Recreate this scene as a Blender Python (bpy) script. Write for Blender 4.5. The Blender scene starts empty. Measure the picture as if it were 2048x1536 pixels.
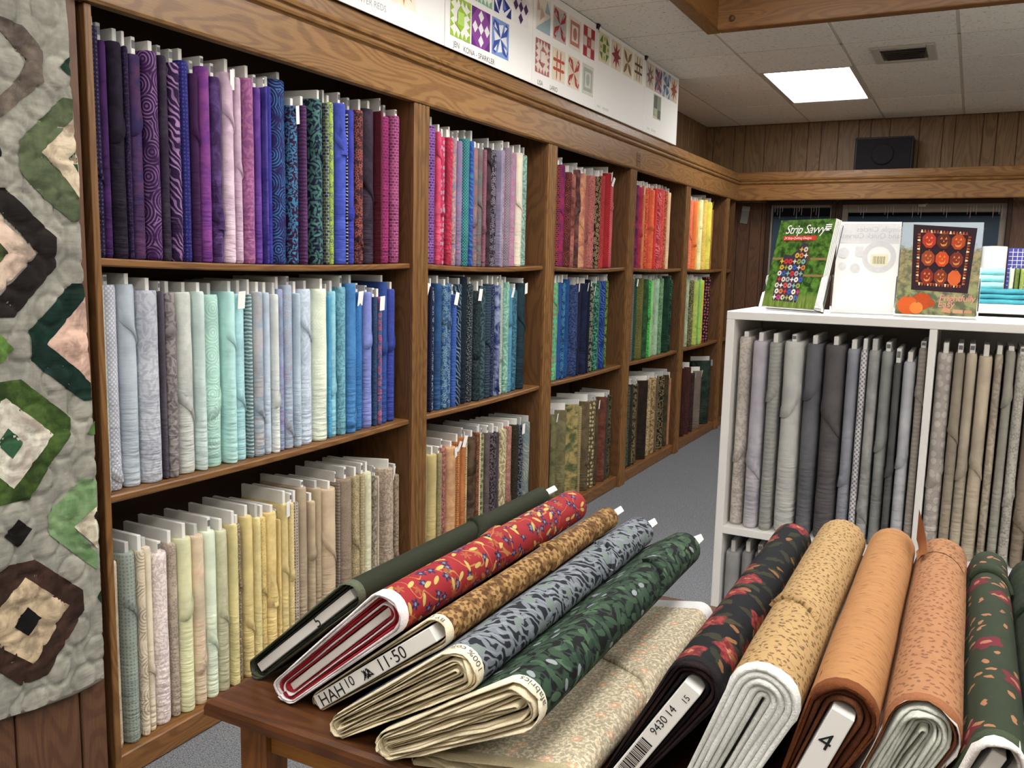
import bpy, bmesh, math, random, zlib
from mathutils import Matrix, Vector, noise as mnoise
random.seed(7)
SC = bpy.context.scene
COL = SC.collection
# ------------------------------------------------------------------ camera
cam_d = bpy.data.cameras.new('camera'); cam = bpy.data.objects.new('camera', cam_d); COL.objects.link(cam)
cam_d.sensor_width = 36.0; cam_d.lens = 1746.34 / 2048 * 36.0; cam_d.clip_start = .02; cam_d.clip_end = 200
def _cam_basis(yaw, pitch, roll):
    f = Vector((-math.sin(yaw)*math.cos(pitch), math.cos(yaw)*math.cos(pitch), math.sin(pitch)))
    r = Vector((math.cos(yaw), math.sin(yaw), 0)); u = r.cross(f)
    c, s = math.cos(roll), math.sin(roll)
    return c*r + s*u, -s*r + c*u, f
_r, _u, _f = _cam_basis(math.radians(27.548), math.radians(-7.881), math.radians(1.3233))
cam.matrix_world = Matrix(((_r.x, _u.x, -_f.x, 1.977), (_r.y, _u.y, -_f.y, 0.0), (_r.z, _u.z, -_f.z, 1.4525), (0, 0, 0, 1)))
SC.camera = cam
# ------------------------------------------------------------------ world: dull dusk outside the windows
w = bpy.data.worlds.new('dusk'); SC.world = w; w.use_nodes = True
w.node_tree.nodes['Background'].inputs[0].default_value = (.30, .36, .42, 1)
w.node_tree.nodes['Background'].inputs[1].default_value = .8
# ------------------------------------------------------------------ exposure and lamp strengths
vs = SC.view_settings
vs.view_transform = 'Standard'; vs.look = 'None'; vs.gamma = 1.0; vs.use_curve_mapping = False
vs.exposure = 0.55
LAMP = 10.0          # radiance of the ceiling troffers
WELL = 16.0         # radiance of the tubes in the wood-trimmed light well
ALB = 1.32           # photographed tone -> cloth reflectance
# ------------------------------------------------------------------ dimensions (metres)
XW, YW, ZC = -.392, 8.427, 2.770            # left wall, back wall, ceiling
SH = {1: 1.442, 2: .8146, 3: .0731}         # shelf tops
POST = [2.955 + 1.212*k for k in range(5)]
BAY = {1: (1.503, 2.900)}
for k in range(4): BAY[k+2] = (POST[k]+.055, POST[k+1]-.055)
BAY[6] = (POST[4]+.055, 8.10)
ZT = .8786                                   # table top
# ------------------------------------------------------------------ helpers
def lin(h, k=1.0):
    h = h.lstrip('#'); o = []
    for i in (0, 2, 4):
        c = int(h[i:i+2], 16)/255
        c = c/12.92 if c <= .04045 else ((c+.055)/1.055)**2.4
        o.append(min(.92, c*k))
    return (*o, 1)
def dye(h, k=1.0, pw=1.32, sat=.76):
    """cloth reflectance for a tone read off the photograph"""
    c = lin(h)[:3]; l = .3*c[0] + .59*c[1] + .11*c[2]
    return (*[min(.88, max(.002, (l + (v-l)*sat))**pw*k) for v in c], 1)
class G:
    """small node-tree writer"""
    def __init__(s, name, rough=.8, spec=.3):
        s.m = bpy.data.materials.new(name); s.m.use_nodes = True; s.nt = s.m.node_tree
        s.b = s.nt.nodes['Principled BSDF']
        s.b.inputs['Roughness'].default_value = rough; s.b.inputs['Specular IOR Level'].default_value = spec
    def put(s, sock, v):
        if v is None: return
        if isinstance(v, bpy.types.NodeSocket): s.nt.links.new(v, sock)
        else: sock.default_value = v
    def n(s, t, **p):
        nd = s.nt.nodes.new(t)
        for k, v in p.items(): setattr(nd, k, v)
        return nd
    def math(s, op, a, b=None, c=None, clamp=False):
        nd = s.n('ShaderNodeMath', operation=op, use_clamp=clamp)
        s.put(nd.inputs[0], a); s.put(nd.inputs[1], b); s.put(nd.inputs[2], c); return nd.outputs[0]
    def vec(s, op, a, b=None):
        nd = s.n('ShaderNodeVectorMath', operation=op); s.put(nd.inputs[0], a); s.put(nd.inputs[1], b); return nd.outputs[0]
    def mix(s, f, a, b):
        nd = s.n('ShaderNodeMix', data_type='RGBA'); s.put(nd.inputs[0], f); s.put(nd.inputs[6], a); s.put(nd.inputs[7], b); return nd.outputs[2]
    def mul(s, a, b, f=1.0):
        nd = s.n('ShaderNodeMix', data_type='RGBA', blend_type='MULTIPLY'); s.put(nd.inputs[0], f); s.put(nd.inputs[6], a); s.put(nd.inputs[7], b); return nd.outputs[2]
    def noise(s, v, scale, detail=2.0, rough=.5, dist=0.0, color=False):
        nd = s.n('ShaderNodeTexNoise'); s.put(nd.inputs['Vector'], v)
        nd.inputs['Scale'].default_value = scale; nd.inputs['Detail'].default_value = detail
        nd.inputs['Roughness'].default_value = rough; nd.inputs['Distortion'].default_value = dist
        return nd.outputs[1 if color else 0]
    def vor(s, v, scale, feature='F1', rand=1.0, dim='2D'):
        nd = s.n('ShaderNodeTexVoronoi', voronoi_dimensions=dim, feature=feature); s.put(nd.inputs['Vector'], v)
        nd.inputs['Scale'].default_value = scale; nd.inputs['Randomness'].default_value = rand; return nd
    def step(s, x, e, wd=.02):
        nd = s.n('ShaderNodeMapRange', interpolation_type='SMOOTHSTEP'); s.put(nd.inputs[0], x)
        s.put(nd.inputs[1], e-wd); s.put(nd.inputs[2], e+wd); nd.inputs[3].default_value = 0; nd.inputs[4].default_value = 1
        return nd.outputs[0]
    def sep(s, v):
        nd = s.n('ShaderNodeSeparateXYZ'); s.put(nd.inputs[0], v); return nd.outputs
    def comb(s, x, y, z=0.0):
        nd = s.n('ShaderNodeCombineXYZ'); s.put(nd.inputs[0], x); s.put(nd.inputs[1], y); s.put(nd.inputs[2], z); return nd.outputs[0]
    def tc(s, out): return s.n('ShaderNodeTexCoord').outputs[out]
    def base(s, c): s.put(s.b.inputs['Base Color'], c)
    def bump(s, h, strength=.3, dist=.002):
        nd = s.n('ShaderNodeBump'); nd.inputs['Strength'].default_value = strength; nd.inputs['Distance'].default_value = dist
        s.put(nd.inputs['Height'], h); s.put(s.b.inputs['Normal'], nd.outputs[0])
    def ellipse(s, uv, scale, a, b, rand=1.0, squash=None):
        """one randomly turned ellipse in every cell: (coverage 0-1, cell random, long axis position)"""
        v = s.vor(uv, scale, rand=rand); d = s.sep(s.vec('SUBTRACT', uv, v.outputs['Position']))
        rnd = s.n('ShaderNodeSeparateColor'); s.put(rnd.inputs[0], v.outputs['Color'])
        ang = s.math('MULTIPLY', rnd.outputs[0], 6.283); c = s.math('COSINE', ang); sn = s.math('SINE', ang)
        lx = s.math('ADD', s.math('MULTIPLY', d[0], c), s.math('MULTIPLY', d[1], sn))
        ly = s.math('SUBTRACT', s.math('MULTIPLY', d[1], c), s.math('MULTIPLY', d[0], sn))
        q = s.math('ADD', s.math('POWER', s.math('ABSOLUTE', s.math('DIVIDE', lx, a)), 2.0), s.math('POWER', s.math('ABSOLUTE', s.math('DIVIDE', ly, b)), 2.0))
        return s.math('SUBTRACT', 1.0, s.step(q, 1.0, .18)), rnd.outputs[1], lx, ly
    def flower(s, uv, scale, R, petals=5, rand=1.0, soft=.3):
        v = s.vor(uv, scale, rand=rand); d = s.sep(s.vec('SUBTRACT', uv, v.outputs['Position']))
        rnd = s.n('ShaderNodeSeparateColor'); s.put(rnd.inputs[0], v.outputs['Color'])
        th = s.math('ADD', s.math('ARCTAN2', d[1], d[0]), s.math('MULTIPLY', rnd.outputs[0], 6.28))
        rr = s.math('SQRT', s.math('ADD', s.math('POWER', s.math('ABSOLUTE', d[0]), 2.0), s.math('POWER', s.math('ABSOLUTE', d[1]), 2.0)))
        edge = s.math('MULTIPLY_ADD', s.math('COSINE', s.math('MULTIPLY', th, float(petals))), R*soft, R*(1-soft))
        q = s.math('DIVIDE', rr, edge)
        return s.math('SUBTRACT', 1.0, s.step(q, 1.0, .12)), rnd.outputs[1], s.math('SUBTRACT', 1.0, s.step(rr, R*.28, R*.05))
def plain(name, c, rough=.6, spec=.3, metal=0.0, k=1.0):
    g = G(name, rough, spec); g.b.inputs['Base Color'].default_value = lin(c, k); g.b.inputs['Metallic'].default_value = metal; return g.m
def emit(name, c, st):
    g = G(name); g.b.inputs['Base Color'].default_value = (.8, .8, .8, 1)
    g.b.inputs['Emission Color'].default_value = c; g.b.inputs['Emission Strength'].default_value = st; return g.m
PATWORD = dict(s='plain', m='mottled', d='dotted', r='speckled', w='swirled', o='ring-print', l='leaf-print', f='floral', v='vine-print', t='striped', g='checked', k='block-print', x='disc-print')
_fab = {}
def fabric(c1, c2, pat, seed=0, k=None, wrinkle=True):
    key = (c1, c2, pat, seed)
    if key in _fab: return _fab[key]
    k = ALB if k is None else k
    g = G('cloth_' + c1 + '_' + c2 + '_' + PATWORD[pat], .82, .22)
    uv0 = g.tc('UV'); rs = random.Random(zlib.crc32(repr(key).encode()))
    uv = g.vec('ADD', uv0, (rs.uniform(0, 3), rs.uniform(0, 3), 0))
    A, B = dye(c1, k), dye(c2, k); B = tuple(A[i] + (B[i]-A[i])*.72 for i in range(4))
    n1 = g.noise(uv, 26, 3, .6)
    def soft(lo=.35, hi=.65):
        nd = g.n('ShaderNodeMapRange'); g.put(nd.inputs[0], n1); nd.inputs[1].default_value = lo; nd.inputs[2].default_value = hi; return nd.outputs[0]
    if pat == 's': c = g.mix(soft(.2, .8), A, B)
    elif pat == 'm':
        c = g.mix(g.step(g.noise(uv, 18, 4, .6, .6), .5, .14), A, B); c = g.mul(c, g.mix(g.noise(uv, 60, 3), (.8, .8, .8, 1), (1.15, 1.15, 1.15, 1)))
    elif pat == 'd':
        d = g.vor(uv, 95, rand=.25).outputs['Distance']; c = g.mix(g.math('SUBTRACT', 1.0, g.step(d, .27, .06)), A, B)
    elif pat == 'r':
        c = g.mix(g.step(g.noise(uv, 170, 2, .6), .55, .05), A, B)
    elif pat == 'w':
        nd = g.n('ShaderNodeTexWave', wave_type='BANDS', bands_direction='DIAGONAL'); g.put(nd.inputs['Vector'], uv)
        nd.inputs['Scale'].default_value = 27; nd.inputs['Distortion'].default_value = 11; nd.inputs['Detail'].default_value = 1; nd.inputs['Detail Scale'].default_value = .8
        c = g.mix(g.math('MULTIPLY', g.step(nd.outputs['Fac'], .66, .14), g.step(g.noise(uv, 14, 1), .42, .15)), A, B)
    elif pat == 'o':
        d = g.vor(uv, 15, rand=.6).outputs['Distance']
        c = g.mix(g.math('MULTIPLY', g.step(g.math('SINE', g.math('MULTIPLY', d, 46.0)), .45, .35), g.step(g.noise(uv, 24, 2), .45, .14)), A, B)
    elif pat == 'l':
        e1, r1, lx, ly = g.ellipse(uv, 42, .017, .0042); e2, r2, _, _ = g.ellipse(g.vec('ADD', uv, (.37, .71, 0)), 50, .014, .0035)
        c = g.mix(g.math('MAXIMUM', e1, g.math('MULTIPLY', e2, .7)), A, B); c = g.mix(g.math('MULTIPLY', soft(), .3), c, A)
    elif pat == 'f':
        f1, r1, k1 = g.flower(uv, 48, .0105); e2, r2, _, _ = g.ellipse(g.vec('ADD', uv, (.31, .17, 0)), 70, .009, .003)
        c = g.mix(g.math('MULTIPLY', e2, .6), A, g.mix(.5, A, B)); c = g.mix(f1, c, B); c = g.mix(k1, c, A)
    elif pat == 'v':
        q = g.math('ABSOLUTE', g.math('SUBTRACT', g.noise(uv, 30, 1.2, .5, .8), .5)); e2, r2, _, _ = g.ellipse(uv, 75, .0075, .003)
        c = g.mix(g.math('MAXIMUM', g.math('SUBTRACT', 1.0, g.step(q, .022, .012)), g.math('MULTIPLY', e2, .75)), A, B)
    elif pat == 't':
        sp = g.sep(uv); x = g.math('ADD', g.math('MULTIPLY', sp[1], 520.0), g.math('MULTIPLY', g.noise(uv, 40, 2), 7.0))
        c = g.mix(g.step(g.math('SINE', x), .25, .3), A, B)
    elif pat == 'g':
        sp = g.sep(uv); q = g.math('MULTIPLY', g.math('SINE', g.math('MULTIPLY', sp[0], 480.0)), g.math('SINE', g.math('MULTIPLY', sp[1], 480.0)))
        c = g.mix(g.step(q, .12, .12), A, B)
    elif pat == 'k':
        nd = g.n('ShaderNodeTexBrick'); g.put(nd.inputs['Vector'], uv); nd.inputs['Scale'].default_value = 1.0
        nd.inputs['Brick Width'].default_value = .017; nd.inputs['Row Height'].default_value = .011; nd.inputs['Mortar Size'].default_value = .0014
        g.put(nd.inputs['Color1'], A); g.put(nd.inputs['Color2'], g.mix(.3, A, B)); g.put(nd.inputs['Mortar'], g.mix(.75, A, B)); c = nd.outputs[0]
    elif pat == 'x':
        d = g.vor(uv, 38, rand=.45).outputs['Distance']; c = g.mix(g.math('SUBTRACT', 1.0, g.step(d, .33, .04)), A, B); c = g.mix(g.math('MULTIPLY', soft(), .25), c, A)
    c = g.mul(c, g.mix(g.step(g.noise(uv, 7, 3, .6), .5, .25), (.78, .78, .8, 1), (1.12, 1.12, 1.1, 1)))
    g.base(c)
    if wrinkle:
        sp = g.sep(uv0); wv = g.comb(g.math('MULTIPLY', sp[0], 14.0), g.math('MULTIPLY', sp[1], 75.0))
        h = g.math('MULTIPLY', g.noise(g.vec('ADD', wv, (rs.uniform(0, 9), rs.uniform(0, 9), 0)), 1.0, 2), g.math('SUBTRACT', 1.25, g.step(sp[1], .2, .22)))
        h = g.math('ADD', h, g.math('MULTIPLY', g.noise(uv, 9, 1), .8))
        g.bump(h, .8, .008)
    _fab[key] = g.m; return g.m
def oak(name, cA, cB, axis, rough=.42, freq=1.0, k=1.0, contrast=.75):
    """oak board with cathedral grain running along one axis"""
    g = G(name, rough, .4)
    p = g.tc('Object'); rn = g.n('ShaderNodeObjectInfo').outputs['Random']
    sp = list(g.sep(p)); st = {'x': 0, 'y': 1, 'z': 2}[axis]
    v = [g.math('MULTIPLY', sp[i], (1.5 if i == st else 9.0)*freq) for i in range(3)]
    v[st] = g.math('MULTIPLY_ADD', rn, 37.0, v[st])
    q = g.comb(*v)
    n = g.noise(q, 1.0, 1.5, .45, .25)
    rings = g.math('SINE', g.math('MULTIPLY', n, 95.0))
    f = [g.math('MULTIPLY', sp[i], (14.0 if i == st else 420.0)*freq) for i in range(3)]
    pore = g.noise(g.comb(*f), 1.0, 2, .6)
    fac = g.math('ADD', g.math('MULTIPLY', g.step(rings, .25, .6), .62*contrast), g.math('MULTIPLY', g.step(pore, .52, .16), .45*contrast))
    c = g.mix(fac, lin(cA, k), lin(cB, k)); c = g.mul(c, g.mix(g.noise(q, .35, 1), (.8, .8, .8, 1), (1.15, 1.12, 1.1, 1)))
    g.base(c); g.bump(pore, .12, .001)
    return g.m
# ------------------------------------------------------------------ mesh building (all vertices in world space)
WLOC = {}
def tag(o, label=None, cat=None, group=None, kind=None):
    if label: o['label'] = label
    if cat: o['category'] = cat
    if group: o['group'] = group
    if kind: o['kind'] = kind
    return o
def thing(name, loc, label, cat, group=None, parent=None):
    o = bpy.data.objects.new(name, None); COL.objects.link(o); o.empty_display_size = .05
    o.location = loc; WLOC[o.name] = Vector(loc)
    return tag(o, label, cat, group)
class MB:
    def __init__(s, xf=None): s.v, s.f, s.mi, s.sm, s.uv, s.col, s.xf = [], [], [], [], [], [], xf
    def P(s, p): return (s.xf @ Vector(p))[:] if s.xf else tuple(p)
    def face(s, idx, mi=0, smooth=False, uv=None, col=None):
        s.f.append(tuple(idx)); s.mi.append(mi); s.sm.append(smooth); s.uv.append(uv); s.col.append(col)
    def poly(s, pts, mi=0, col=None, uv=None):
        b = len(s.v); s.v += [s.P(p) for p in pts]; s.face(range(b, b+len(pts)), mi, False, uv, col)
    def box(s, x0, x1, y0, y1, z0, z1, mi=0, c=0.0, col=None):
        b = len(s.v)
        if c <= 0:
            s.v += [s.P((x, y, z)) for x in (x0, x1) for y in (y0, y1) for z in (z0, z1)]
            for q in ((0, 1, 3, 2), (4, 6, 7, 5), (0, 4, 5, 1), (2, 3, 7, 6), (0, 2, 6, 4), (1, 5, 7, 3)): s.face([b+i for i in q], mi, False, None, col)
            return
        c = min(c, (x1-x0)*.45, (y1-y0)*.45, (z1-z0)*.45)
        X, Y, Z = (x0, x1), (y0, y1), (z0, z1); id = {}
        for i in (0, 1):
            for j in (0, 1):
                for k in (0, 1):
                    sx, sy, sz = (c if i == 0 else -c), (c if j == 0 else -c), (c if k == 0 else -c)
                    for a, p in enumerate(((X[i], Y[j]+sy, Z[k]+sz), (X[i]+sx, Y[j], Z[k]+sz), (X[i]+sx, Y[j]+sy, Z[k]))):
                        id[i, j, k, a] = len(s.v); s.v.append(s.P(p))
        F = []
        for i in (0, 1):
            o = [(0, 0), (0, 1), (1, 1), (1, 0)]
            o = o if i == 0 else o[::-1]
            F.append([id[i, j, k, 0] for j, k in o]); F.append([id[k, i, j, 1] for j, k in o]); F.append([id[j, k, i, 2] for j, k in o])
        for j in (0, 1):
            for k in (0, 1):
                fl = (j == k)
                q = [id[0, j, k, 1], id[1, j, k, 1], id[1, j, k, 2], id[0, j, k, 2]]; F.append(q if fl else q[::-1])
                q = [id[k, 0, j, 2], id[k, 1, j, 2], id[k, 1, j, 0], id[k, 0, j, 0]]; F.append(q if fl else q[::-1])
                q = [id[j, k, 0, 0], id[j, k, 1, 0], id[j, k, 1, 1], id[j, k, 0, 1]]; F.append(q if fl else q[::-1])
        for i in (0, 1):
            for j in (0, 1):
                for k in (0, 1):
                    q = [id[i, j, k, 0], id[i, j, k, 1], id[i, j, k, 2]]; F.append(q if (i+j+k) % 2 else q[::-1])
        for q in F: s.face(q, mi, False, None, col)
    def grid(s, rows, mi=0, smooth=True, uvs=None, closed=False):
        """rows: list of equally long point lists"""
        b = len(s.v); n = len(rows[0])
        for r in rows: s.v += [s.P(p) for p in r]
        for i in range(len(rows)-1):
            for j in range(n if closed else n-1):
                j2 = (j+1) % n
                q = [b+i*n+j, b+i*n+j2, b+(i+1)*n+j2, b+(i+1)*n+j]
                u = None
                if uvs: u = [uvs[i][j], uvs[i][j2], uvs[i+1][j2], uvs[i+1][j]]
                m = mi(i, j) if callable(mi) else mi
                s.face(q, m, smooth, u)
        return b
    def tube(s, pts, r, n=8, mi=0, caps=True):
        rows = []
        for i, p in enumerate(pts):
            p = Vector(p); d = (Vector(pts[min(i+1, len(pts)-1)]) - Vector(pts[max(i-1, 0)])).normalized()
            a = d.orthogonal().normalized(); bb = d.cross(a); rr = r[i] if isinstance(r, (list, tuple)) else r
            rows.append([p + rr*(math.cos(t*2*math.pi/n)*a + math.sin(t*2*math.pi/n)*bb) for t in range(n)])
        b = s.grid(rows, mi, True, closed=True)
        if caps:
            s.face([b+i for i in range(n)][::-1], mi); e = b+(len(rows)-1)*n; s.face([e+i for i in range(n)], mi)
    def lathe(s, prof, c, n=24, mi=0):
        rows = [[(c[0]+r*math.cos(t*2*math.pi/n), c[1]+r*math.sin(t*2*math.pi/n), c[2]+z) for t in range(n)] for r, z in prof]
        s.grid(rows, mi, True, closed=True)
    def build(s, name, mats, parent=None, origin=None, fix=True):
        if not isinstance(mats, (list, tuple)): mats = [mats]
        me = bpy.data.meshes.new(name)
        if origin is None:
            if parent is not None: origin = WLOC[parent.name]
            else:
                xs = [p[0] for p in s.v]; ys = [p[1] for p in s.v]; zs = [p[2] for p in s.v]
                origin = ((min(xs)+max(xs))/2, (min(ys)+max(ys))/2, min(zs))
        origin = Vector(origin)
        me.from_pydata([(p[0]-origin.x, p[1]-origin.y, p[2]-origin.z) for p in s.v], [], s.f)
        me.polygons.foreach_set('material_index', s.mi); me.polygons.foreach_set('use_smooth', s.sm)
        if any(u is not None for u in s.uv):
            ul = me.uv_layers.new(name='uv'); flat = []
            for f, u in zip(s.f, s.uv):
                for i in range(len(f)): flat += (u[i] if u else (0., 0.))
            ul.data.foreach_set('uv', flat)
        if any(c is not None for c in s.col):
            ca = me.color_attributes.new('print', 'FLOAT_COLOR', 'CORNER'); flat = []
            for f, c in zip(s.f, s.col): flat += list(c or (.8, .8, .8, 1))*len(f)
            ca.data.foreach_set('color', flat)
        for m in mats: me.materials.append(m)
        if fix:
            bm = bmesh.new(); bm.from_mesh(me); bmesh.ops.recalc_face_normals(bm, faces=bm.faces); bm.to_mesh(me); bm.free()
        me.update()
        o = bpy.data.objects.new(name, me); COL.objects.link(o)
        if parent is not None:
            o.parent = parent; o.location = origin - WLOC[parent.name]
        else: o.location = origin
        WLOC[o.name] = origin
        return o
def share(src, name, parent, world_loc, rot=None):
    """another object on the same mesh data"""
    o = bpy.data.objects.new(name, src.data); COL.objects.link(o); o.parent = parent
    o.location = Vector(world_loc) - (WLOC[parent.name] if parent else Vector()); WLOC[o.name] = Vector(world_loc)
    if rot: o.rotation_euler = rot
    return o
_tx = {}
def glyphs(text, size=1.0, shear=0.0, space=1.0):
    """flat outlines of a line of lettering: (verts, faces, width)"""
    key = (text, size, shear, space)
    if key in _tx: return _tx[key]
    cu = bpy.data.curves.new('lettering_tmp', 'FONT'); cu.body = text; cu.size = size; cu.shear = shear; cu.space_character = space
    cu.resolution_u = 3
    ob = bpy.data.objects.new('lettering_tmp', cu); COL.objects.link(ob)
    me = bpy.data.meshes.new_from_object(ob.evaluated_get(bpy.context.evaluated_depsgraph_get()))
    vs_ = [(v.co.x, v.co.y) for v in me.vertices]; fs = [tuple(p.vertices) for p in me.polygons]
    bpy.data.objects.remove(ob); bpy.data.curves.remove(cu); bpy.data.meshes.remove(me)
    wd = max([v[0] for v in vs_] + [0])
    _tx[key] = (vs_, fs, wd); return _tx[key]
def letter(mb, text, size, fn, mi=0, col=None, shear=0.0, space=1.0):
    """write lettering through fn(x, y) -> point"""
    vs_, fs, wd = glyphs(text, size, shear, space); b = len(mb.v)
    mb.v += [mb.P(fn(x, y)) for x, y in vs_]
    for f in fs: mb.face([b+i for i in f], mi, False, None, col)
    return wd
def stadium(L, r, nc=8):
    """closed outline around a flat core: list of (a, b, u, na, nb); u = 0 at the middle of the +a end"""
    pts = []
    def arc(cx, t0, t1, n):
        for i in range(n+1):
            t = math.radians(t0 + (t1-t0)*i/n); pts.append((cx + r*math.cos(t), r*math.sin(t), math.cos(t), math.sin(t)))
    arc(-L/2, 180, 270, nc//2); pts.append((0, -r, 0, -1)); arc(L/2, -90, 90, nc); pts.append((0, r, 0, 1)); arc(-L/2, 90, 180, nc//2)
    u = [0.0]
    for i in range(1, len(pts)): u.append(u[-1] + math.hypot(pts[i][0]-pts[i-1][0], pts[i][1]-pts[i-1][1]))
    h = u[-1]/2
    return [(p[0], p[1], uu-h, p[2], p[3]) for p, uu in zip(pts, u)]

# ================================================================== materials of the place
OAK_Y = oak('oak_along_y', 'b0844e', '7c5228', 'y', k=.62); OAK_X = oak('oak_along_x', 'b08048', '7c5026', 'x', k=.66); OAK_Z = oak('oak_upright', 'a07440', '704824', 'z', k=.60)
SHELF_Y = oak('shelf_oak', '9a6c3c', '6a4422', 'y', .45, k=.66)
INNER_Z = oak('shelf_side_oak', '865c34', '5c3c20', 'z', .55, k=.6)
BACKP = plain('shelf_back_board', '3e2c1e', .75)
PINE = oak('knotty_panelling', '907250', '66503a', 'z', .5, .8, k=.85)
PINE_D = oak('brown_panelling', '78543a', '58392a', 'z', .5, .8, k=.72)
WHITE = plain('white_laminate', 'eceae6', .45, .4)
CARD = plain('white_cardboard', 'dcdad4', .75, .2)
CARD2 = plain('grey_cardboard', 'b9b8b4', .75, .2)
PAPER = plain('tag_paper', 'f2f1ee', .7, .2)
BLACK = plain('black_plastic', '17161a', .5)
METAL = plain('painted_grid_metal', 'cfc8ba', .5)
def carpet_mat():
    g = G('grey_carpet', .95, .1); p = g.tc('Object')
    a = g.noise(p, 300, 2, .75); b = g.noise(p, 150, 2, .6)
    c = g.mix(g.step(a, .5, .12), lin('4d5054'), lin('909296')); c = g.mix(g.math('MULTIPLY', g.step(b, .6, .06), .6), c, lin('34383f'))
    c = g.mul(c, g.mix(g.noise(p, 1.3, 2), (.9, .9, .9, 1), (1.1, 1.1, 1.1, 1))); g.base(c); g.bump(a, .5, .004); return g.m
def tile_mat():
    g = G('fissured_ceiling_tile', .9, .1); p = g.tc('Object'); rn = g.n('ShaderNodeObjectInfo').outputs['Random']
    sp = g.sep(p); q = g.comb(g.math('MULTIPLY_ADD', rn, 31.0, g.math('MULTIPLY', sp[0], 1.0)), g.math('MULTIPLY_ADD', rn, 17.0, g.math('MULTIPLY', sp[1], 2.2)), 0.0)
    sp1 = g.step(g.noise(q, 42, 3, .6, .5), .63, .03); sp2 = g.step(g.noise(q, 110, 2, .6), .66, .04)
    c = g.mix(g.math('MULTIPLY', g.math('MAXIMUM', sp1, g.math('MULTIPLY', sp2, .6)), .75), lin('f7f1e6'), lin('9a9080'))
    c = g.mul(c, g.mix(rn, (.95, .95, .95, 1), (1.03, 1.03, 1.02, 1))); g.base(c)
    g.bump(g.math('SUBTRACT', 1.0, sp1), .35, .003); return g.m
CARPET, TILE = carpet_mat(), tile_mat()
GLASS = None
def glass_mat():
    g = G('window_glass', .02, .5); g.b.inputs['Transmission Weight'].default_value = 1; g.b.inputs['IOR'].default_value = 1.1
    g.b.inputs['Base Color'].default_value = (.85, .9, .92, 1); return g.m
GLASS = glass_mat()
def acrylic_mat():
    g = G('clear_acrylic', .03, .5); g.b.inputs['Transmission Weight'].default_value = 1; g.b.inputs['IOR'].default_value = 1.25
    g.b.inputs['Base Color'].default_value = (.97, .98, .98, 1); return g.m
ACRYL = acrylic_mat()
XR, YN = 5.6, -2.6          # right wall and the wall behind the viewer
# ------------------------------------------------------------------ floor and shell walls
m = MB(); m.box(XW-.1, XR+.1, YN-.1, YW+.15, -.06, 0); tag(m.build('floor', CARPET), kind='structure')
m = MB(); m.box(XW-.12, XW, YN, YW, 0, ZC+.45); wl = tag(m.build('wall_left', PINE_D), kind='structure')
m = MB(); m.box(XR, XR+.1, YN, YW, 0, ZC+.45); tag(m.build('wall_right', plain('cream_wall', 'e6dccb', .8)), kind='structure')
m = MB(); m.box(XW-.12, XR+.1, YN-.1, YN, 0, ZC+.45); tag(m.build('wall_rear', plain('cream_rear_wall', 'e2d6c2', .8)), kind='structure')
# back wall with two window openings
W1, W2, WZ0, WZ1 = (.250, .800), (.875, 2.180), .95, 2.045
m = MB()
for a, b, c, d in ((XW, W1[0], 0, ZC+.4), (W1[1], W2[0], 0, ZC+.4), (W2[1], XR, 0, ZC+.4), (W1[0], W1[1], 0, WZ0), (W1[0], W1[1], WZ1, ZC+.4), (W2[0], W2[1], 0, WZ0), (W2[0], W2[1], WZ1, ZC+.4)):
    m.box(a, b, YW, YW+.12, c, d)
wb = tag(m.build('wall_back', PINE_D), kind='structure')
def plank(parent, x0, x1, y0, y1, z0, z1, mat, n=[0]):
    q = MB(); q.box(x0, x1, y0, y1, z0, z1, 0, .003); return q.build('plank', mat, parent, origin=((x0+x1)/2, (y0+y1)/2, z0))
GRV = [-.392, -.32, -.122, -.025, .158, .399, .544, .656, .804, .971, 1.071, 1.225, 1.459, 1.640, 1.732, 1.939, 2.041, 2.191, 2.33, 2.46, 2.64, 2.76, 2.93, 3.1]
for a, b in zip(GRV, GRV[1:]):
    plank(wb, a+.002, b-.002, YW-.012, YW, 2.062, ZC-.002, PINE)
for a, b in zip([-.392, -.22, -.05, .065, .175], [-.22, -.05, .065, .175, .20]):
    plank(wb, a+.002, b-.002, YW-.012, YW, 0.0, 2.06, PINE_D)
y = 2.2
rw = random.Random(3)
while y < YW-.05:                                        # panelling on the wall above the shelving
    d = rw.choice((.1, .14, .18, .21)); e = min(y+d, YW-.014)
    plank(wl, XW, XW+.012, y+.002, e-.002, 2.2, ZC-.002, PINE); y = e
# panelled wall that the quilt hangs on, flush with the front of the shelving
m = MB(); m.box(-.10, -.012, -2.6, 1.468, 0, ZC-.002); wq = tag(m.build('wall_quilt_side', PINE_D), kind='structure')
yy = [-2.6+.2*i for i in range(18)] + [1.04, 1.215, 1.39, 1.468]
yy = sorted(v for v in yy if v < .95 or v > 1.0)
for a, b in zip(yy, yy[1:]): plank(wq, -.012, 0.0, a+.003, b-.003, 0.0, ZC-.004, PINE_D)
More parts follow.
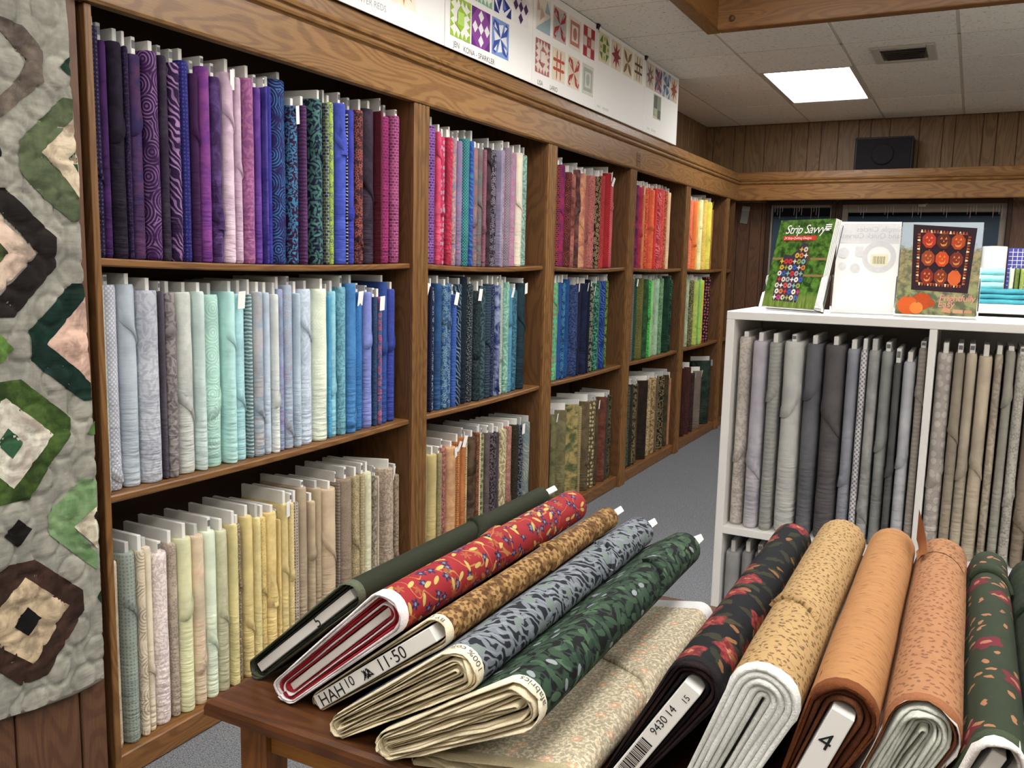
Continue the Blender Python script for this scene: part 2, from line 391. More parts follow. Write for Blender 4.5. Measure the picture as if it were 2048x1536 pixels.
# ------------------------------------------------------------------ ceiling: tiles on a metal grid, with a wood-trimmed light well
TX = [.553 + .6175*k for k in range(-2, 9)]; TY = [7.468 + .612*k for k in range(-17, 3)]
TX = [XW] + [v for v in TX if XW+.1 < v < XR-.1] + [XR]; TY = [YN] + [v for v in TY if YN+.1 < v < YW-.1] + [YW-.013]
WX0, WX1, WY0, WY1 = .553, .553+.6175*3, 5.02-.612*5, 5.02      # well opening
def troffer_cells():
    return [(.553, 6.244), (.553+.6175*4, 6.244), (.553+.6175*4, 2.572), (.553+.6175*6, 4.408), (.553, -.488), (.553+.6175*4, -.488), (.553+.6175*2, -2.324), (.553+.6175*2, -.488), (.553+.6175*5, .736)]  # last two are unseen panels added as fill for the cube shelf bolts
CELLS = troffer_cells()
def covered(x0, x1, y0, y1):
    cx, cy = (x0+x1)/2, (y0+y1)/2
    if WX0 < cx < WX1 and WY0 < cy < WY1: return True
    return any(a < cx < a+.6175 and b < cy < b+1.224 for a, b in CELLS)
m = MB(); m.box(XW, XR, YN, YW, ZC+.44, ZC+.5); ce = tag(m.build('ceiling', plain('ceiling_void', '6a665e', .9)), kind='structure')
protos = {}
for i in range(len(TX)-1):
    for j in range(len(TY)-1):
        x0, x1, y0, y1 = TX[i], TX[i+1], TY[j], TY[j+1]
        if covered(x0, x1, y0, y1): continue
        sz = (round(x1-x0, 3), round(y1-y0, 3))
        if sz not in protos:
            m = MB(); m.box(-sz[0]/2+.007, sz[0]/2-.007, -sz[1]/2+.007, sz[1]/2-.007, 0, .016, 0, .004)
            o = m.build('ceiling_tile', TILE, None, origin=(0, 0, 0)); protos[sz] = o; o.parent = ce
            o.location = Vector(((x0+x1)/2, (y0+y1)/2, ZC)) - WLOC[ce.name]
        else: share(protos[sz], 'ceiling_tile', ce, ((x0+x1)/2, (y0+y1)/2, ZC))
def tee(x0, x1, y0, y1):
    q = MB(); q.box(x0, x1, y0, y1, ZC+.002, ZC+.03); q.build('grid_tee', METAL, ce)
for x in TX[1:-1]:
    if WX0+.01 < x < WX1-.01:
        tee(x-.011, x+.011, YN, WY0); tee(x-.011, x+.011, WY1, YW-.013)
    else: tee(x-.011, x+.011, YN, YW-.013)
for y in TY[1:-1]:
    segs = [(XW, XR)]
    if WY0+.01 < y < WY1-.01: segs = [(XW, WX0), (WX1, XR)]
    for a, b in segs:
        cuts = [(a, b)]
        for cx, cy in CELLS:
            if cy+.01 < y < cy+1.214:
                nc = []
                for p, q_ in cuts:
                    if p < cx and cx+.6175 < q_+.001: nc += [(p, cx), (cx+.6175, q_)]
                    else: nc.append((p, q_))
                cuts = nc
        for p, q_ in cuts: tee(p, q_, y-.010, y+.010)
DIFF = emit('lit_diffuser', (1, .98, .95, 1), LAMP); DIFF2 = emit('well_diffuser', (1, .98, .95, 1), WELL)
for i, (a, b) in enumerate(CELLS):
    lb = ['recessed fluorescent ceiling panel near the panelled back wall', 'recessed fluorescent ceiling panel over the far aisle', 'recessed fluorescent ceiling panel over the middle aisle', 'recessed fluorescent ceiling panel by the cream wall', 'recessed fluorescent ceiling panel near the quilt', 'recessed fluorescent ceiling panel over the front aisle', 'recessed fluorescent ceiling panel by the rear cream wall', 'unseen ceiling panel added as fill light in front of the table', 'unseen ceiling panel added as fill light at the far end of the table'][i]
    t = thing('ceiling_light', (a+.309, b+.612, ZC), lb, 'ceiling light', 'recessed ceiling lights')
    q = MB(); x0, x1, y0, y1 = a+.012, a+.6055, b+.012, b+1.212
    for p in ((x0, x0+.022, y0, y1), (x1-.022, x1, y0, y1), (x0+.022, x1-.022, y0, y0+.022), (x0+.022, x1-.022, y1-.022, y1)): q.box(*p, ZC+.002, ZC+.05, 0, .002)
    q.build('frame', METAL, t)
    q = MB(); q.box(x0+.023, x1-.023, y0+.023, y1-.023, ZC+.012, ZC+.018); q.build('diffuser', DIFF, t)
# light well
t = tag(thing('light_well', ((WX0+WX1)/2, (WY0+WY1)/2, ZC), None, None), kind='structure'); t.name = 'trim_1'; WLOC['trim_1'] = Vector(t.location)
WELLX = oak('well_oak_x', 'a8763c', '845628', 'x', k=.62); WELLY = oak('well_oak_y', 'a8763c', '845628', 'y', k=.62)
for nm, b_, mt in (('well_side', (WX0+.045, WX0+.06, WY0+.06, WY1-.06), WELLY), ('well_side', (WX1-.06, WX1-.045, WY0+.06, WY1-.06), WELLY), ('well_side', (WX0+.045, WX1-.045, WY0+.045, WY0+.06), WELLX), ('well_side', (WX0+.045, WX1-.045, WY1-.06, WY1-.045), WELLX)):
    q = MB(); q.box(*b_, ZC-.012, ZC+.36); q.build(nm, mt, t)
for b_, mt in (((WX0-.02, WX0+.058, WY0-.02, WY1+.02), WELLY), ((WX1-.058, WX1+.02, WY0-.02, WY1+.02), WELLY), ((WX0+.058, WX1-.058, WY0-.02, WY0+.058), WELLX), ((WX0+.058, WX1-.058, WY1-.058, WY1+.02), WELLX)):
    q = MB(); q.box(*b_, ZC-.022, ZC, 0, .005); q.build('casing', mt, t)
q = MB(); q.box(WX0+.06, WX1-.06, WY0+.06, WY1-.06, ZC+.34, ZC+.36); q.build('well_lid', plain('well_white', 'cfcac0', .8), t)
for i, (cx, cy, lb) in enumerate(((1.03, 3.05, 'fluorescent fixture in the wood-trimmed light well, beside the shelving'), (1.93, 3.05, 'fluorescent fixture in the wood-trimmed light well, over the white cube shelf'))):
    f = thing('tube_fixture', (cx, cy, ZC+.27), lb, 'ceiling light', 'fixtures in the light well')
    q = MB(); q.box(cx-.30, cx+.30, cy-.62, cy+.62, ZC+.28, ZC+.34, 0, .005); q.build('housing', METAL, f)
    q = MB(); q.box(cx-.27, cx+.27, cy-.59, cy+.59, ZC+.262, ZC+.28, 0, .004); q.build('diffuser', DIFF2, f)
q = MB(); q.lathe([(0, -.02), (.014, -.02), (.017, -.012), (.012, 0)], (0, 0, 0), 12)
q.v = [(WX0+.14+p[0], WY1-.06+p[2]*1.0, ZC+.03+p[1]) for p in q.v]; q.build('wooden_plug', plain('dark_plug', '5a3a1c', .5), t)
# air vent in a tile
vt = thing('ceiling_vent', (1.485, 5.99, ZC), 'white louvred air vent set in a ceiling tile', 'vent')
q = MB(); x0, x1, y0, y1 = 1.31, 1.665, 5.775, 6.2
for p in ((x0, x0+.05, y0, y1), (x1-.05, x1, y0, y1), (x0+.05, x1-.05, y0, y0+.06), (x0+.05, x1-.05, y1-.06, y1)): q.box(*p, ZC-.012, ZC+.001, 0, .004)
VENT = plain('vent_paint', 'c2bcb0', .55); q.build('frame', VENT, vt)
q = MB(); q.box(x0+.05, x1-.05, y0+.06, y1-.06, ZC-.002, ZC+.0005); q.build('duct_opening', plain('duct_dark', '5c5850', .8), vt)
for k in range(6):
    q = MB(); yc = y0+.085+k*.05
    q.grid([[(x0+.052+k*.004, yc-.012, ZC-.014), (x1-.052-k*.004, yc-.012, ZC-.014)], [(x0+.052+k*.004, yc+.016, ZC-.002), (x1-.052-k*.004, yc+.016, ZC-.002)], [(x0+.052+k*.004, yc+.018, ZC-.0025), (x1-.052-k*.004, yc+.018, ZC-.0025)], [(x0+.052+k*.004, yc-.010, ZC-.0155), (x1-.052-k*.004, yc-.010, ZC-.0155)]], 0, False); q.build('louvre', VENT, vt)
# ------------------------------------------------------------------ cornice over the shelving and across the back wall
PROF = [(.0, 2.060), (.018, 2.060), (.022, 2.068), (.022, 2.196), (.026, 2.200), (.034, 2.204), (.038, 2.212), (.034, 2.220), (.030, 2.222), (.030, 2.226), (.040, 2.231), (.043, 2.240), (.038, 2.247), (.020, 2.250), (.008, 2.252), (.004, 2.306), (0, 2.309), (-.03, 2.309)]
def run(profile, along, a, b, miter_a=0.0, miter_b=0.0):
    """sweep a profile (d out of the wall, z) along y (shelving) or x (back wall); mitres shift the ends by d"""
    q = MB(); r0, r1 = [], []
    for d, z in profile:
        if along == 'y': r0.append((d, a+miter_a*d, z)); r1.append((d, b+miter_b*d, z))
        else: r0.append((a+miter_a*d, YB-d, z)); r1.append((b+miter_b*d, YB-d, z))
    q.grid([r0, r1], 0, False); return q
YB = 8.113
tr = tag(thing('trim_2', (.01, 4.5, 2.06), None, None), kind='structure')
FASC, MOLD, BAND = PROF[:5], PROF[4:15], PROF[14:]
for a, b, mb_ in ((1.47, 4.345, 0), (4.347, YB, -1)):
    run(FASC, 'y', a, b, 0, mb_).build('fascia_board', OAK_Y, tr)
    run(MOLD, 'y', a, b, 0, mb_).build('molding', OAK_Y, tr)
    run(BAND, 'y', a, b, 0, mb_).build('top_band', OAK_Y, tr)
q = MB(); q.box(XW+.012, 0, 1.47, YB, 2.295, 2.305); q.build('ledge', OAK_Y, tr)
q = MB(); q.box(-.015, 0.0, 1.47, YB, 2.06, 2.295); q.build('fascia_back', OAK_Y, tr)
tr2 = tag(thing('trim_3', (2.0, YB, 2.06), None, None), kind='structure')
for a, b in ((0, 2.9), (2.902, XR)):
    run(FASC, 'x', a, b, 1 if a == 0 else 0).build('fascia_board', OAK_X, tr2); run(MOLD, 'x', a, b, 1 if a == 0 else 0).build('molding', OAK_X, tr2); run(BAND, 'x', a, b, 1 if a == 0 else 0).build('top_band', OAK_X, tr2)
q = MB(); q.box(XW+.012, XR, YB, YW-.013, 2.295, 2.305); q.build('ledge', OAK_X, tr2)
q = MB(); q.box(0, XR, YB, YB+.015, 2.06, 2.295); q.build('fascia_back', OAK_X, tr2)
# small dark plate on the fascia
pl = thing('name_plate', (.0225, 5.42, 2.075), 'small brown embossed plate fixed on the oak fascia board', 'plate')
q = MB(); q.box(.0221, .0246, 5.385, 5.455, 2.078, 2.165, 0, .001); q.build('plate', plain('brown_plate', '6b4a2a', .5), pl)
q = MB()
for k, (a, b, z) in enumerate(((5.40, 5.412, 2.145), (5.418, 5.44, 2.143), (5.40, 5.41, 2.128), (5.416, 5.432, 2.125), (5.395, 5.445, 2.108))): q.box(.0246, .0250, a, b, z, z+.008)
q.build('raised_marks', plain('plate_marks', '3c2410', .6), pl)
# ------------------------------------------------------------------ windows in the back wall
FRAME = plain('greyed_window_frame', '8a8074', .6); FR_D = plain('dark_window_trim', '3a281c', .5)
def window(name, x0, x1, muntin):
    t = tag(thing(name, ((x0+x1)/2, YW, WZ0), None, None), kind='structure')
    for b_ in ((x0-.03, x0+.005, WZ0-.03, WZ1+.03), (x1-.005, x1+.03, WZ0-.03, WZ1+.03), (x0+.005, x1-.005, WZ1-.005, WZ1+.03), (x0+.005, x1-.005, WZ0-.03, WZ0+.005)):
        q = MB(); q.box(b_[0], b_[1], YW-.03, YW+.02, b_[2], b_[3], 0, .004); q.build('window_casing', FR_D, t)
    f = .055 if muntin else .022
    for b_ in ((x0+.005, x0+f, WZ0+.005, WZ1-.005), (x1-f, x1-.005, WZ0+.005, WZ1-.005), (x0+f, x1-f, WZ1-f*1.4, WZ1-.005), (x0+f, x1-f, WZ0+.005, WZ0+f)):
        q = MB(); q.box(b_[0], b_[1], YW-.005, YW+.05, b_[2], b_[3], 0, .004); q.build('sash', FRAME, t)
    q = MB(); q.box(x0+f, x1-f, YW+.02, YW+.025, WZ0+f, WZ1-f); q.build('pane', GLASS, t)
    if muntin:
        q = MB(); q.box((x0+x1)/2-.03, (x0+x1)/2+.03, YW-.016, YW-.006, WZ1-.03, WZ1-.008, 0, .003); q.tube([((x0+x1)/2-.02, YW-.02, WZ1-.016), ((x0+x1)/2+.045, YW-.03, WZ1-.01)], .005, 8); q.build('latch', METAL, t)
window('window_1', *W1, False); window('window_2', *W2, True)
# outside: porch soffit, ground, the house across the street
q = MB(); q.box(-6, 9, YW+.13, YW+1.5, 2.16, 2.3); q.box(-6, 9, YW+1.4, YW+1.5, 2.02, 2.16); tag(q.build('porch_roof', plain('dark_soffit', '14171c', .9)), 'dark porch roof outside the shop windows', 'roof')
q = MB(); q.box(-14, 18, YW+.13, 40, -.3, -.1); tag(q.build('ground', plain('asphalt', '3a3d40', .9)), kind='structure')
hs = thing('house', (2, 20, -.1), 'grey house across the street seen through the windows', 'building')
q = MB(); q.box(-8, 12, 20, 26, -.1, 2.6); q.build('wall', plain('grey_siding', '7c848a', .9), hs)
q = MB(); q.poly([(-8.3, 19.7, 2.6), (12.3, 19.7, 2.6), (12.3, 23, 4.4), (-8.3, 23, 4.4)]); q.poly([(-8.3, 26.3, 2.6), (12.3, 26.3, 2.6), (12.3, 23, 4.4), (-8.3, 23, 4.4)]); q.poly([(-8.3, 19.7, 2.6), (-8.3, 23, 4.4), (-8.3, 26.3, 2.6)]); q.poly([(12.3, 19.7, 2.6), (12.3, 26.3, 2.6), (12.3, 23, 4.4)]); q.build('roof', plain('dark_shingles', '2e3134', .9), hs)
for x in (-5, -1, 2.4, 6): 
    q = MB(); q.box(x, x+1.1, 19.96, 20, .9, 2.1); q.build('window', plain('house_window_dark', '1c2228', .3), hs)
# string of icicle lights hanging along the window heads
ICI = plain('icicle_wire', 'c8b8b0', .4)
k = 0
for xg in (.30, .47, .62, 1.02, 1.24, 1.46, 1.68, 1.88, 2.07):
    s_ = thing('icicle_lights', (xg, YW-.045, WZ1-.1), 'short cluster of icicle light strands hanging in the %s window' % ('narrow' if xg < .8 else 'wide'), 'string lights', 'icicle lights in the windows')
    for j in range(4):
        q = MB(); x = xg + j*.022; ln = .05 + .03*((j*7+k) % 3)
        q.tube([(x, YW-.045, WZ1-.02), (x+.002, YW-.045, WZ1-.02-ln*.5), (x, YW-.045, WZ1-.02-ln)], .0022, 6); q.build('strand', ICI, s_)
    k += 1

# ================================================================== oak shelving bays
BAYLAB = {1: 'wide oak shelving bay filled with purple, pale blue and cream bolts beside the quilt', 2: 'oak shelving bay with pink, navy and brown bolts next to the wide bay',
          3: 'oak shelving bay with coral and red bolts above peacock blue and olive ones', 4: 'oak shelving bay with orange bolts over green and dark brown ones',
          5: 'oak shelving bay with yellow bolts over lime and maroon ones', 6: 'narrow oak shelving bay in the corner holding near-black bolts'}
def sag(b, y, row):
    lo, hi = BAY[b]; t = (y-lo)/(hi-lo); a = {1: .012, 2: .006, 3: 0}[row]
    return -a*4*t*(1-t) if 0 < t < 1 else 0.0
for b, (lo, hi) in BAY.items():
    t = thing('shelving_bay', (-.18, (lo+hi)/2, 0), BAYLAB[b], 'shelf', 'oak shelving bays')
    for row in (1, 2, 3):
        z = SH[row]; th = .021 if row < 3 else SH[3]-.002; q = MB(); n = 12; rows = []
        for i in range(n+1):
            y = lo + (hi-lo)*i/n; d = sag(b, y, row); xf = -.004
            zt, zb = z+d, (z+d-th)
            rows.append([(XW+.03, y, zb), (xf-.004, y, zb), (xf, y, zb+.004), (xf, y, zt-.004), (xf-.004, y, zt), (XW+.03, y, zt)])
        q.grid(rows, 0, False, closed=True); q.face(range(6)[::-1]); q.face(range(n*6, n*6+6))
        q.build('shelf' if row < 3 else 'base_shelf', SHELF_Y, t)
    q = MB(); q.box(XW+.014, XW+.028, lo, hi, 0, 2.268); q.build('back_panel', BACKP, t)
    q = MB(); q.box(XW+.014, -.006, lo, hi, 2.27, 2.29); q.build('top_panel', BACKP, t)
    sides = [('side_panel', hi, hi+.018)] + ([('side_panel', lo-.018, lo)] if b == 1 else []) + ([('side_panel', BAY[b+1][0]-.018, BAY[b+1][0])] if b < 6 else [])
    for nm, a, c in sides:
        q = MB(); q.box(XW+.03, -.002, a+.0005, c-.0005, 0, 2.26); q.build(nm, INNER_Z, t)
    # upright casing in front of the joint to the next bay
    if b == 1:
        q = MB(); q.box(-.0015, .006, 1.484, 1.503, 0, 2.058, 0, .002); q.build('casing', OAK_Z, t)
    if b < 6:
        a, c = hi+.0, BAY[b+1][0]; w_ = c-a; prof = []
        for f, d in ((.004, -.0015), (.004, .010), (.06, .014), (.20, .014), (.23, .009), (.26, .009), (.30, .014), (.36, .016), (.42, .014), (.46, .009), (.49, .009), (.53, .014), (.60, .016), (.66, .014), (.70, .009), (.73, .009), (.77, .014), (.94, .014), (.996, .010), (.996, -.0015)):
            prof.append((a+f*w_, d))
        q = MB(); q.grid([[(d, y, 0) for y, d in prof], [(d, y, 2.058) for y, d in prof]], 0, False, closed=True); q.build('casing', OAK_Z, t)
# ================================================================== fabric bolts standing on shelves
def upright_bolt(name, label, group, base, face, t, h, mat, flap, has_tag, rs, front=0.0, yaw=0.0, lean=0.0, depth=.205, roof=9.9, loose=False):
    """base: point under the middle of the bolt's rounded front edge line; face: unit vector the front looks along"""
    F = Vector((*face, 0)); F.rotate(Matrix.Rotation(yaw, 3, 'Z')); S = Vector((-F.y, F.x, 0))
    r = t/2; L = depth - t; c0 = Vector(base) - F*(L/2 + r - front)
    o = thing(name, (base[0], base[1], base[2]), label, 'fabric bolt', group)
    out = stadium(L, r); ph = rs.uniform(0, 6.28); k1, k2 = rs.uniform(.010, .03), rs.uniform(9, 17)
    def at(a, b, z, g=0.0, na=0.0, nb=0.0):
        f = 1 + k1*math.sin(z*k2+ph) + .012*math.sin(z*41+ph*2)
        return c0 + F*(a + na*g + (f-1)*r*na) + S*(b*min(.975, .945*f) + nb*g + lean*z/h) + Vector((0, 0, z))
    m = MB(); zs = [.001, .004, .012] + [h*i/10 for i in range(1, 10)] + [h-.010, h-.003, h]
    rows, uvs = [], []
    for z in zs:
        ins = -.003 if z in (.001, h) else (-.0012 if z in (.004, h-.003) else 0)
        rows.append([at(a, b, z, ins, na, nb) for a, b, u, na, nb in out]); uvs.append([(u, z) for a, b, u, na, nb in out])
    m.grid(rows, 0, True, uvs)
    n = len(out); e = (len(rows)-1)*n; m.face([e+i for i in range(n)], 0, False, [uvs[-1][i] for i in range(n)]); m.face(list(range(n))[::-1], 0, False, [uvs[0][i] for i in range(n)])
    wf = m.build('wrapped_fabric', mat, o)
    if flap:
        m = MB(); zc = h*flap; sg = rs.choice((-1, 1)); R0, R1, R2, u3 = [], [], [], []
        for a, b, u, na, nb in out:
            if na < .12 or (abs(u) > r*1.5): continue
            z = zc + sg*u*(1.1 + .5*math.sin(u*60)) + 1.5*abs(u)*abs(u)*8
            z = max(.02, min(h-.03, z)); R0.append(at(a, b, z, .0004, na, nb)); w_ = max(0.0, na)**.5; R1.append(at(a, b, z+.0015, .0005+.0052*w_, na, nb)); R2.append(at(a, b, z+.034, .0004+.0008*w_, na, nb)); u3.append((u, z))
        m.grid([R0, R1, R2], 0, True, [u3, [(a, b+.001) for a, b in u3], [(a, b+.02) for a, b in u3]]); m.build('fold', mat, wf)
    if loose:
        m = MB(); zc = h*(flap or .5); R = []; U = []
        for i in range(7):
            f = i/6; row_, ur = [], []
            for j in range(5):
                e_ = j/4; u = -r*1.1 + 2.3*r*e_*f; z = zc + .17*(1-f) - .018*e_*f + .004*math.sin(e_*5+f*4); of = .002 + .013*e_*f*f
                p = min(out, key=lambda q: abs(q[2]-max(-r*1.2, min(r*1.2, u))))
                row_.append(at(p[0], p[1]*.8, z, of, p[3], p[4]*.6)); ur.append((u, z))
            R.append(row_); U.append(ur)
        m.grid(R, 0, True, U); m.build('loose_corner', mat, wf)
    bt = min(.013, t*.62); ext = min(rs.uniform(.024, .046), roof-.006-h); bx = MB(); bl = .19
    bf = L/2 + r - rs.uniform(.010, .022)
    M = Matrix.Translation(c0 + S*lean) @ Matrix(((F.x, S.x, 0, 0), (F.y, S.y, 0, 0), (0, 0, 1, 0), (0, 0, 0, 1))); bx.xf = M
    bx.box(bf-bl, bf, -bt/2, bt/2, h-.02, h+ext, 0, .0012)
    if rs.random() < .35: bx.box(bf-.0005, bf+.0008, -bt*.38, bt*.38, h+ext*.35, h+ext*.8, 1)
    bx.build('board', [CARD if rs.random() < .7 else CARD2, INKG], o)
    if has_tag:
        m = MB(); m.xf = Matrix.Translation(c0 + F*(L/2+r+.004) + S*rs.uniform(-.006, .006) + Vector((0, 0, h-.012+ext*.5))) @ Matrix(((F.x, S.x, 0, 0), (F.y, S.y, 0, 0), (0, 0, 1, 0), (0, 0, 0, 1))) @ Matrix.Rotation(rs.uniform(-.3, .3), 4, 'X') @ Matrix.Rotation(rs.uniform(.05, .2), 4, 'Y')
        wd, ht = rs.choice(((.016, .058), (.030, .055), (.022, .05)))
        m.box(.003, .0038, -wd/2, wd/2, -ht, .0, 0); m.build('price_tag', PAPER, o)
    return o
INKG = plain('grey_print', '6c6c70', .7)
def bolt_label(words, i, L, where):
    w_ = lambda k: L[k][6] + ' ' + PATWORD[L[k][5]]
    nm = w_(i)
    if 0 < i < len(L)-1: return '%s fabric bolt on the %s between %s and %s bolts' % (nm, where, L[i-1][6], L[i+1][6])
    if len(L) == 1: return '%s fabric bolt on the %s' % (nm, where)
    return '%s fabric bolt at the end of the %s beside the %s bolt' % (nm, where, L[1 if i == 0 else i-1][6])
ROWW = {1: 'top shelf', 2: 'middle shelf', 3: 'bottom shelf'}
def parse(txt):
    out, cur = {}, None
    for ln in txt.strip().split('\n'):
        p = ln.split()
        if p[0] == '@': cur = tuple(int(v) for v in p[1:]); out[cur] = []
        else: out[cur].append((float(p[0]), float(p[1]), float(p[2]), p[3], p[4], p[5], p[6], p[7:]))
    return out
